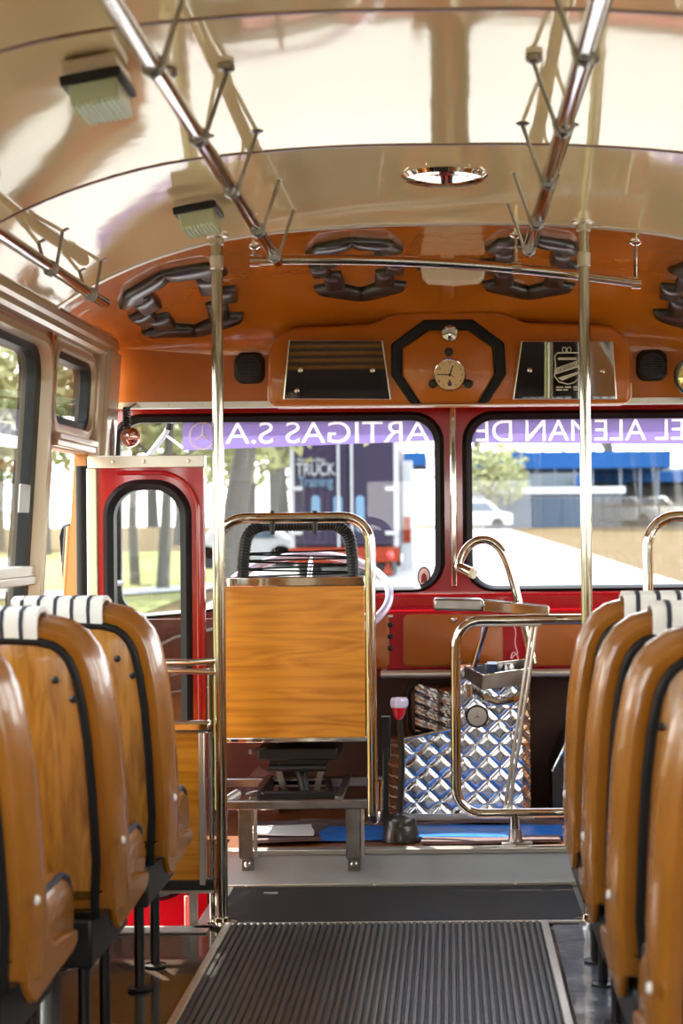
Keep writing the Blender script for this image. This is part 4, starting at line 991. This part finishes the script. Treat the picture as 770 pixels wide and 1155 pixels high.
# string
b = MB(); rs = [at(578, 703, 6.02), at(582, 712, 6.0), at(580, 726, 6.0), at(585, 740, 6.0), at(578, 734, 6.0), at(575, 745, 6.0), at(582, 736, 6.0), at(586, 748, 6.0)]
b.tube(smoothp(rs, 2), .0022, 6); o = obj('string', b, mat('pink_string', (.75, .45, .42), .6)); tag(o, 'pale pink string dangling between two orange dashboard panels', 'string')

# platform coverings
def sheet(name, x0, x1, y0, y1, z, m, seed, amp, label, cat, th=.006):
    rnd = random.Random(seed); ph = [rnd.uniform(0, 6) for _ in range(6)]
    def fn(u, v):
        x, y = x0 + (x1 - x0) * u, y0 + (y1 - y0) * v
        hgt = amp * (.5 + .5 * math.sin(x * 9 + ph[0] + 2 * math.sin(y * 7 + ph[1]))) * (.6 + .4 * math.sin(y * 14 + ph[2]))
        return (x + .01 * math.sin(y * 23 + ph[3]), y + .015 * math.sin(x * 11 + ph[4]), z + hgt)
    o = obj(name, MB().slab(fn, 40, 14, (0, 0, -th)), m, smooth=60); tag(o, label, cat); return o
sheet('blue_sheet', at(350, 940, 5.6).x, .70, 5.55, 5.80, .126, 'blue', 1, .006, 'bright blue plastic sheet spread over the driver platform', 'plastic sheet')
sheet('floor_rug', -.68, at(388, 940, 5.6).x - .08, 5.50, 5.86, .128, 'rug', 2, .012, 'brown rug on the platform beneath the driver seat frame', 'rug', .01)
sheet('floor_rug', at(478, 950, 5.5).x, .36, 5.475, 5.56, .128, 'rug', 3, .010, 'brown rug at the platform edge below the chrome fare rail', 'rug', .01)
sheet('floor_rug', at(350, 940, 5.6).x - .05, .72, 5.79, 5.86, .130, 'rug', 4, .012, 'brown rug strip along the foot of the quilted covers', 'rug', .01)
b = MB(); pl = [at(258, 905, 5.75), at(290, 868, 6.0), at(310, 880, 6.0), at(300, 915, 5.75)]; b.prism(pl, (0, .03, .01)); o = obj('pink_board', b, mat('dusky_pink_board', (.30, .12, .10), .6), bevel=.004); tag(o, 'dusky pink board leaning under the driver seat', 'board')
b = MB(); b.box(-.23, -.21, 5.60, 5.62, .12, .42); b.obox((-.22, 5.63, .45), (.016, 0, 0), (0, .02, 0), (0, 0, .07)); o = obj('hand_lever', b, 'black', bevel=.004); tag(o, 'black upright hand lever beside the driver seat and gear lever', 'lever')

sheet('sun_patch_sheet', at(284, 935, 5.6).x, at(352, 935, 5.6).x, 5.53, 5.70, .148, 'sunpatch', 5, .008, 'white sheet added as a patch of sunlight under the driver seat frame', 'plastic sheet')  # sheet added to stand in for a sun patch on the platform
# hanging chrome ball and hoses by the corner
p0 = at(147, 493, 5.72); t = thing('hanging_ball', p0, 'mirrored red reflecting ball hanging on a dark coiled spring', 'ornament')
obj('ball', MB().lathe([(.0345 * math.sin(PI * k / 16), -.0345 * math.cos(PI * k / 16)) for k in range(17)], p0, seg=28), mat('red_mirror_ball', (.75, .45, .42), .05, 1), t, smooth=90)
b = MB(); q = at(143, 462, 5.72); b.tube([p0 + Vector((-.012 + .0125 * math.cos(k * .9), .0125 * math.sin(k * .9), .03 + (q.z - p0.z - .03) * k / 60)) for k in range(61)], .0028, 6); obj('spring', b, 'black', t)
b = MB(); b.lathe([(.012, 0), (.012, .01), (0, .012)], (p0.x - .012, 5.72, q.z - .002), seg=10); b.tube([(p0.x - .012, 5.72, q.z), (p0.x - .012, 5.93, 1.6)], .004, 6); obj('hook', b, 'black', t)
b = MB(); b.tube(smoothp([at(118, 515, 5.75), at(119, 480, 5.75), at(123, 470, 5.75), at(127, 476, 5.75), at(127, 515, 5.75)], 2), .007, 8); o = obj('hose', b, mat('grey_hose', (.35, .33, .33), .3)); tag(o, 'grey bent hose between the corner post and the hanging ball', 'hose')

# ------------------------------------------------------------------ outside
def gz(y): return (-.80 + .0185 * min(y, 100) + .00004 * min(y, 100) ** 2 + .004 * max(0, y - 100)) if y > 0 else -.80
M['grass'] = mat('summer_grass', (.068, .046, .018), .95, spec=.05, var=((.085, .056, .025), .6, .35, .7))
M['grassgreen'] = mat('green_grass', (.13, .14, .045), .95, spec=.05, var=((.17, .15, .06), .5, .35, .7))
M['road'] = mat('pale_concrete', (.30, .285, .26), .9, spec=.05, var=((.26, .25, .23), .4, .4, .7))
M['leaf'] = mat('leaf_green', (.11, .13, .045), .7, spec=.05)
M['leafpale'] = mat('pale_leaf_green', (.21, .21, .09), .7, spec=.05)
M['bark'] = mat('grey_bark', (.085, .080, .068), .9, spec=.05, bump=(6, .5, .05))
M['bluepaint'] = mat('blue_fascia_paint', (.012, .055, .16), .5, spec=.05)
M['greywall'] = mat('grey_render', (.12, .135, .155), .8, spec=.05)
M['shutter'] = mat('grey_blue_shutter', (.065, .085, .11), .5, spec=.05)
M['truckpaint'] = mat('dark_violet_truck_paint', (.030, .024, .042), .35, spec=.05)
M['palestrip'] = mat('pale_blue_panel', (.12, .20, .28), .4, spec=.05)
M['truckwhite'] = mat('truck_white', (.36, .36, .36), .4, spec=.05)
M['orangered'] = mat('orange_red_paint', (.20, .03, .012), .4, spec=.05)
M['tyre'] = mat('tyre_rubber', (.015, .015, .016), .8)
M['woodfence'] = mat('weathered_fence', (.09, .075, .055), .9, spec=.05)
YS = [-60, -20, 0, 4, 8, 12, 16, 20, 26, 32, 40, 50, 60, 75, 90, 110, 140, 200, 300]
def ground_strip(xf, m, name, dz, ys):
    mb = MB(); L = [[xf(y, u) for u in (0, .25, .5, .75, 1)] for y in ys]
    for k in range(len(ys) - 1):
        for j in range(4):
            b = len(mb.v)
            mb.v += [Vector((L[k][j], ys[k], gz(ys[k]) + dz)), Vector((L[k][j + 1], ys[k], gz(ys[k]) + dz)), Vector((L[k + 1][j + 1], ys[k + 1], gz(ys[k + 1]) + dz)), Vector((L[k + 1][j], ys[k + 1], gz(ys[k + 1]) + dz))]
            mb.f.append((b, b + 1, b + 2, b + 3))
    return struct(name, mb, m, smooth=0)
ground_strip(lambda y, u: -220 + 440 * u, 'grass', 'ground', 0, YS)
def redge(y):
    P = [(-60, 7), (0, 6.5), (20, 5.6), (36, 5.0), (57, 4.4), (88, 3.1), (92, 3.0)]
    for (a, b), (c, d) in zip(P, P[1:]):
        if y <= c: return b + (d - b) * (y - a) / (c - a)
    return 3.0
YR = [y for y in YS if y <= 90]
ground_strip(lambda y, u: (-3.4 - max(0, y - 10) * .05) + (redge(y) - (-3.4 - max(0, y - 10) * .05)) * u, 'road', 'road', .03, YR)
mb = MB(); pts = [(-30, 30), (-14, 31), (-7, 33), (-4.6, 36), (-4.6, 39), (-7, 35.5), (-14, 33.5), (-30, 32.5)]
mb.v = [Vector((x, y, gz(y) + .05)) for x, y in pts]; mb.f = [tuple(range(8))]; struct('path', mb, 'road', smooth=0)
ground_strip(lambda y, u: -60 + (-5.2 + 60) * u, 'grassgreen', 'lawn', .015, [y for y in YS if y <= 60])

# trees
def leafblob(mb, c, r, n, rnd, s=.16):
    for _ in range(n):
        d = Vector((rnd.gauss(0, 1), rnd.gauss(0, 1), rnd.gauss(0, 1))).normalized(); p = c + d * r * rnd.uniform(.55, 1.0)
        a = Vector((rnd.gauss(0, 1), rnd.gauss(0, 1), rnd.gauss(0, 1))).normalized(); b = a.orthogonal().normalized(); w = s * rnd.uniform(.6, 1.3)
        mb.add([p - a * w, p + b * w * .5, p + a * w, p - b * w * .5], [(0, 1, 2, 3)])
def tree(x, y, h, rt, crown, seed, label, leaf='leaf', n=1500, lean_=(0, 0)):
    rnd = random.Random(seed); z = gz(y) - .1; t = thing('tree', (x, y, z), label, 'tree', 'trees around the bus')
    top = Vector((x + lean_[0], y + lean_[1], z + h * .75)); base = Vector((x, y, z))
    tk = MB(); path = [base, base.lerp(top, .3) + Vector((rnd.uniform(-.1, .1), 0, 0)), base.lerp(top, .65) + Vector((rnd.uniform(-.2, .2), 0, 0)), top]
    tk.tube(path, [rt * 1.2, rt, rt * .75, rt * .35], 10); fo = MB(); tips = [top]
    for k in range(6):
        s0 = base.lerp(top, rnd.uniform(.45, .9)); a = rnd.uniform(0, 2 * PI); e = s0 + Vector((math.cos(a), math.sin(a), .7)) * crown * rnd.uniform(.5, .8)
        tk.tube([s0, s0.lerp(e, .5) + Vector((0, 0, .15)), e], [rt * .45, rt * .3, rt * .12], 7); tips.append(e)
    for tp_ in tips: leafblob(fo, tp_, crown * .62, n // len(tips), rnd, .05 * crown + .05)
    obj('trunk', tk, 'bark', t); obj('foliage', fo, leaf, t, smooth=0)
tree(-3.75, 29, 8.5, .21, 2.6, 1, 'thick dark trunked tree seen between the driver headframe and the pole', 'leafpale', 1500, (.5, 0))
tree(-6.15, 36, 7, .12, 2.8, 2, 'grey trunked tree nearer the middle of the red door glass', 'leafpale', 1500)
tree(-7.1, 38, 7, .10, 2.8, 3, 'grey trunked tree near the hinge side of the red door glass', 'leafpale', 1500)
tree(-5.0, 50, 8, .3, 2.6, 4, 'slender tree beyond the truck side, seen past the red door', 'leafpale', 1200)
tree(-9.0, 26, 8, .3, 2.6, 5, 'leafy green tree seen through the open doorway', 'leaf', 1800)
tree(-10.5, 18, 8.5, .3, 2.9, 6, 'leafy tree outside the first driver side window', 'leafpale', 1600)
tree(-9.5, 12, 7.5, .28, 2.6, 7, 'tree standing further back alongside the driver side windows', 'leaf', 1300)
tree(-12, 33, 9, .3, 3.0, 8, 'tree beyond the path on the driver side lawn', 'leaf', 1300)
tree(2.2, 92, 4.6, .25, 2.2, 9, 'round pale tree before the far end of the blue roofed building', 'leafpale', 1500)
for k, (x, y) in enumerate(((-30, 120), (-22, 125), (-14, 118), (-7, 126), (2, 130), (12, 128), (22, 132), (34, 126), (46, 130), (-40, 100), (-48, 80), (-30, 70))):
    tree(x, y, 11 + k % 3, .4, 5.0, 20 + k, 'distant tree in the row on the horizon, number %s from the driver side' % ('one two three four five six seven eight nine ten eleven twelve'.split()[k]), 'leafpale', 1300)

for k in range(9):
    tree(-5.2 - 2.9 * k, 58 + 5 * (k % 3), 6.2 + .4 * (k % 2), .16, 2.3, 60 + k, 'bushy tree of the mid distance row beyond the lawn, number %s from the truck' % ('one two three four five six seven eight nine'.split()[k]), 'leafpale' if k % 3 else 'leaf', 1100)
# truck
TY = 40; t = thing('box_truck', (-2.5, TY, gz(TY)), 'dark violet box truck with TRUCK Training lettering seen from behind', 'truck')
x0, x1 = at(327, 560, TY).x, at(449, 560, TY).x; zb_, zt_ = at(390, 617, TY).z, at(390, 497, TY).z
obj('cargo_box', MB().box(x0 + .04, x1 - .04, TY + .06, TY + 7, zb_, zt_), 'truckpaint', t, bevel=.03)
xm = at(393, 560, TY).x
for a, b in ((x0 + .09, xm - .02), (xm + .02, x1 - .09)): obj('rear_door', MB().box(a, b, TY, TY + .05, zb_ + .05, zt_ - .05), 'truckpaint', t, bevel=.01)
for a in (x0, x1 - .10): obj('corner_post', MB().box(a, a + .10, TY - .01, TY + .1, zb_, zt_), 'truckwhite', t)
for px in (381, 396): obj('lock_rod', MB().tube([(at(px, 500, TY).x, TY - .04, zt_ - .03), (at(px, 500, TY).x, TY - .04, zb_)], .03, 8), 'truckwhite', t)
for py in (551, 601):
    for px in (333, 442): 
        c = at(px, py, TY - .05); obj('door_hinge', MB().box(c.x - .16, c.x + .16, TY - .06, TY, c.z - .045, c.z + .045), 'truckwhite', t)
for px in (356, 381, 406):
    a, b = at(px - 5, 559, TY - .02), at(px + 5, 600, TY - .02)
    obj('pale_panel', MB().prism(XZ(rrect(a.x, b.x, b.z, a.z, .09, 5), TY - .03), (0, .02, 0)), 'palestrip', t)
c = at(357, 536, TY); textmesh('lettering', 'TRUCK.', 'truckwhite', t, .42, at(382, 0, TY).x - at(336, 0, TY).x, lambda x, y, z: (c.x + x, TY - .03 - z, c.z + y), .01)
c2 = at(356, 549, TY); textmesh('lettering', 'Training', 'palestrip', t, .36, at(376, 0, TY).x - at(337, 0, TY).x, lambda x, y, z: (c2.x + x, TY - .03 - z, c2.z + y), .01)
c3 = at(351, 521, TY); textmesh('lettering', 'Mercedes-Benz', 'truckwhite', t, .15, at(367, 0, TY).x - at(336, 0, TY).x, lambda x, y, z: (c3.x + x, TY - .03 - z, c3.z + y), .01)
a, b = at(326, 618, TY), at(450, 634, TY); obj('rear_bumper', MB().box(a.x, b.x, TY - .05, TY + .1, b.z, a.z), 'orangered', t, bevel=.02)
for px in (352, 420, 440): 
    c = at(px, 626, TY); obj('tail_lamp', MB().lathe([(.10, 0), (.09, .04), (0, .05)], (c.x, TY - .05, c.z), (0, -1, 0), 14), 'redplastic', t)
for xx in (x0 + .35, x1 - .35):
    for yy in (TY + .9, TY + 2.0, TY + 6.2): obj('wheel', MB().lathe([(.2, -.22), (.48, -.22), (.5, -.15), (.5, .15), (.48, .22), (.2, .22)], (xx, yy, gz(yy) + .5), (1, 0, 0), 20), 'tyre', t)
c = at(437, 622, TY); obj('hazard_triangle', MB().prism([(c.x - .15, TY - .07, c.z - .55), (c.x + .15, TY - .07, c.z - .55), (c.x, TY - .07, c.z - .25)], (0, .02, 0)), 'orangered', t)
obj('cab', MB().box(x0 + .05, x1 - .05, TY + 7.3, TY + 9.3, zb_ - .3, zt_ - .9), 'truckwhite', t, bevel=.15)
obj('chassis', MB().box(x0 + .6, x1 - .6, TY + .3, TY + 9, zb_ - .35, zb_ + .02), 'black', t)
# red and white banner stand right of the truck
c = at(458, 600, 44); t = thing('banner_stand', (c.x, 44, gz(44)), 'tall white roadside sign with red panel beside the box truck', 'sign')
a, b = at(453, 520, 44), at(466, 640, 44); obj('sign_board', MB().box(a.x, b.x, 44, 44.15, gz(44), a.z), 'truckwhite', t, bevel=.02)
a, b = at(455, 583, 44), at(463, 612, 44); obj('sign_panel', MB().box(a.x, b.x, 43.97, 44.0, b.z, a.z), 'orangered', t)
# parked vehicles
def car(px, py, D, w, label, body, dark='shutter'):
    c = at(px, py, D); z = gz(D); t = thing('parked_car', (c.x, D, z), label, 'car')
    hh = w * .36
    s = [(-.5, .10), (-.5, .52), (-.33, .58), (-.22, .95), (.18, 1.0), (.34, .60), (.5, .52), (.5, .10)]
    obj('body', MB().loops([[(c.x + p[0] * w, D + y, z + p[1] * hh + .1) for p in s] for y in (0, 1.6)]), body, t, bevel=.06)
    obj('window', MB().prism([(c.x - .20 * w, D - .02, z + .6 * hh + .1), (c.x + .27 * w, D - .02, z + .6 * hh + .1), (c.x + .16 * w, D - .02, z + .93 * hh + .1), (c.x - .15 * w, D - .02, z + .92 * hh + .1)], (0, 1.64, 0)), dark, t)
    for s_ in (-.3, .3):
        for y in (.1, 1.5): obj('wheel', MB().lathe([(.1, -.1), (.32, -.1), (.32, .1), (.1, .1)], (c.x + s_ * w, D + y, z + .32), (0, 1, 0), 16), 'tyre', t)
car(274, 590, 46, 3.4, 'pale parked car left of the box truck beyond the driver seat', 'truckwhite')
car(535, 590, 88, 4.0, 'white parked car at the near end of the blue roofed building', 'truckwhite')
car(700, 575, 97, 4.2, 'white parked car under the blue roof behind the wood fence', 'truckwhite')
car(735, 575, 99, 4.2, 'silver parked car farther along under the blue roof', 'alu')
# blue roofed building
BY = 95; t = thing('blue_roofed_building', (8, BY, gz(BY)), 'long building with blue roof fascia and grey garage block', 'building')
def bb(name, pa, pb, y0, dy, m, **k):
    a, b = at(*pa, y0), at(*pb, y0); return obj(name, MB().box(min(a.x, b.x), max(a.x, b.x), y0, y0 + dy, min(a.z, b.z), max(a.z, b.z)), m, t, **k)
bb('roof_fascia', (528, 510), (757, 527), BY, 8, 'bluepaint'); bb('roof_fascia', (660, 532), (900, 542), BY + 6, 8, 'bluepaint'); bb('roof_fascia', (455, 510), (480, 525), BY, 8, 'bluepaint')
bb('garage_wall', (560, 553), (700, 598), BY - 2, 6, 'greywall'); bb('parapet', (556, 550), (705, 556), BY - 2.2, 6.4, 'white')
for a, b in ((572, 632), (634, 660)): bb('garage_door', (a, 562), (b, 596), BY - 2.1, .1, 'shutter')
for px in (565, 583, 605, 626, 648, 668, 700, 722, 742): bb('column', (px - 1.5, 527), (px + 1.5, 595), BY + .3, .3, 'greywall')
bb('side_wall', (530, 560), (556, 598), BY + 3, 4, 'white'); bb('back_wall', (500, 530), (900, 598), BY + 14, .3, mat('pale_glazing', (.13, .145, .15), .3, spec=.05))
bb('blue_door', (530, 566), (540, 592), BY + 2.8, .2, 'bluepaint')
# fence
t = thing('paling_fence', (9, 85, gz(85)), 'weathered paling fence before the blue roofed building', 'fence')
b = MB(); b2 = MB()
for k in range(70):
    px = 668 + k * 3.2; c = at(px, 590, 84); hh = 1.55 + .15 * math.sin(k * 2.1); b.box(c.x - .045, c.x + .045, 84, 84.03, gz(84), gz(84) + hh)
obj('palings', b, 'woodfence', t)
for zz in (.45, 1.2): obj('fence_rail', MB().box(at(668, 0, 84).x, at(668 + 224, 0, 84).x, 84.03, 84.08, gz(84) + zz, gz(84) + zz + .08), 'woodfence', t)
# exterior mirror outside the doorway
t = thing('outside_mirror', at(78, 630, 5.75), 'tall rounded outside mirror with dark frame seen through the open doorway', 'mirror')
ol = [at(72, 700, 5.72), at(65, 604, 5.72), at(68, 592, 5.72), at(76, 589, 5.72), at(96, 590, 5.72), at(98, 700, 5.72)]
cc0 = sum(ol, Vector()) / 6
for p in ol: p.y = 5.74 + .14 * (p.x - cc0.x)
cc0.y = 5.74
obj('mirror_housing', MB().prism(ol, (0, .05, 0)), 'blackplastic', t, bevel=.01)
cc = cc0
obj('mirror_face', MB().prism([cc + (p - cc) * .9 + Vector((0, -.004, 0)) for p in ol], (0, .003, 0)), 'mirror', t)
obj('mirror_arm', MB().tube([cc + Vector((.02, .03, -.1)), (-1.22, 6.0, cc.z - .1), (-1.21, 6.2, cc.z - .1)], .012, 8), 'black', t)
t = thing('mirror_bracket', at(175, 500, 6.4), 'white bent bracket outside the windscreen corner above the red door', 'bracket')
obj('bracket_arm', MB().tube([at(163, 520, 6.5), at(186, 490, 6.5), at(192, 477, 6.45)], .012, 8).tube([at(186, 490, 6.5), at(212, 510, 6.4)], .006, 6), 'white', t)
obj('bracket_end', MB().tube([at(191, 484, 6.46), at(192, 476, 6.45)], .016, 10), 'black', t)

# ------------------------------------------------------------------ light
w_ = bpy.data.worlds.new('World'); sc.world = w_; w_.use_nodes = True; nt = w_.node_tree
bg = nt.nodes['Background']; tc = nt.nodes.new('ShaderNodeTexCoord'); sp = nt.nodes.new('ShaderNodeSeparateXYZ'); rp = nt.nodes.new('ShaderNodeValToRGB')
nt.links.new(tc.outputs['Generated'], sp.inputs[0]); nt.links.new(sp.outputs['Z'], rp.inputs['Fac']); nt.links.new(rp.outputs['Color'], bg.inputs['Color'])
rp.color_ramp.elements[0].position = 0; rp.color_ramp.elements[0].color = (1.0, .955, .87, 1)
rp.color_ramp.elements[1].position = .7; rp.color_ramp.elements[1].color = (.76, .86, 1.0, 1)
bg.inputs['Strength'].default_value = 2.0
su = bpy.data.lights.new('sun', 'SUN'); su.energy = 4.5; su.angle = math.radians(.6); su.color = (1, .93, .82)
so = bpy.data.objects.new('sun', su); COL.objects.link(so)
so.rotation_euler = Vector((.30, -.50, -.81)).to_track_quat('-Z', 'Y').to_euler()

# ------------------------------------------------------------------ camera
cam = bpy.data.cameras.new('camera'); co = bpy.data.objects.new('camera', cam); COL.objects.link(co)
cam.sensor_fit = 'AUTO'; cam.sensor_width = 36; cam.lens = F / 1155 * 36
cam.shift_x = -(CX - 385) / 1155; cam.shift_y = (CY - 577.5) / 1155
co.location = (0, 0, H); co.rotation_euler = (Matrix.Rotation(PI / 2, 3, 'X') @ Matrix.Rotation(-ROLL, 3, 'Z')).to_euler()
cam.clip_start = .05; cam.clip_end = 1000
cam.dof.use_dof = True; cam.dof.focus_distance = 5.4; cam.dof.aperture_fstop = 4.0
sc.camera = co
vs = sc.view_settings; vs.view_transform = 'Standard'; vs.look = 'None'; vs.gamma = 1; vs.exposure = 2.1; vs.use_curve_mapping = False
sc.cycles.use_denoising = True; sc.cycles.max_bounces = 14; sc.cycles.transparent_max_bounces = 16; sc.cycles.diffuse_bounces = 6; sc.cycles.glossy_bounces = 6
sc.cycles.sample_clamp_indirect = 8
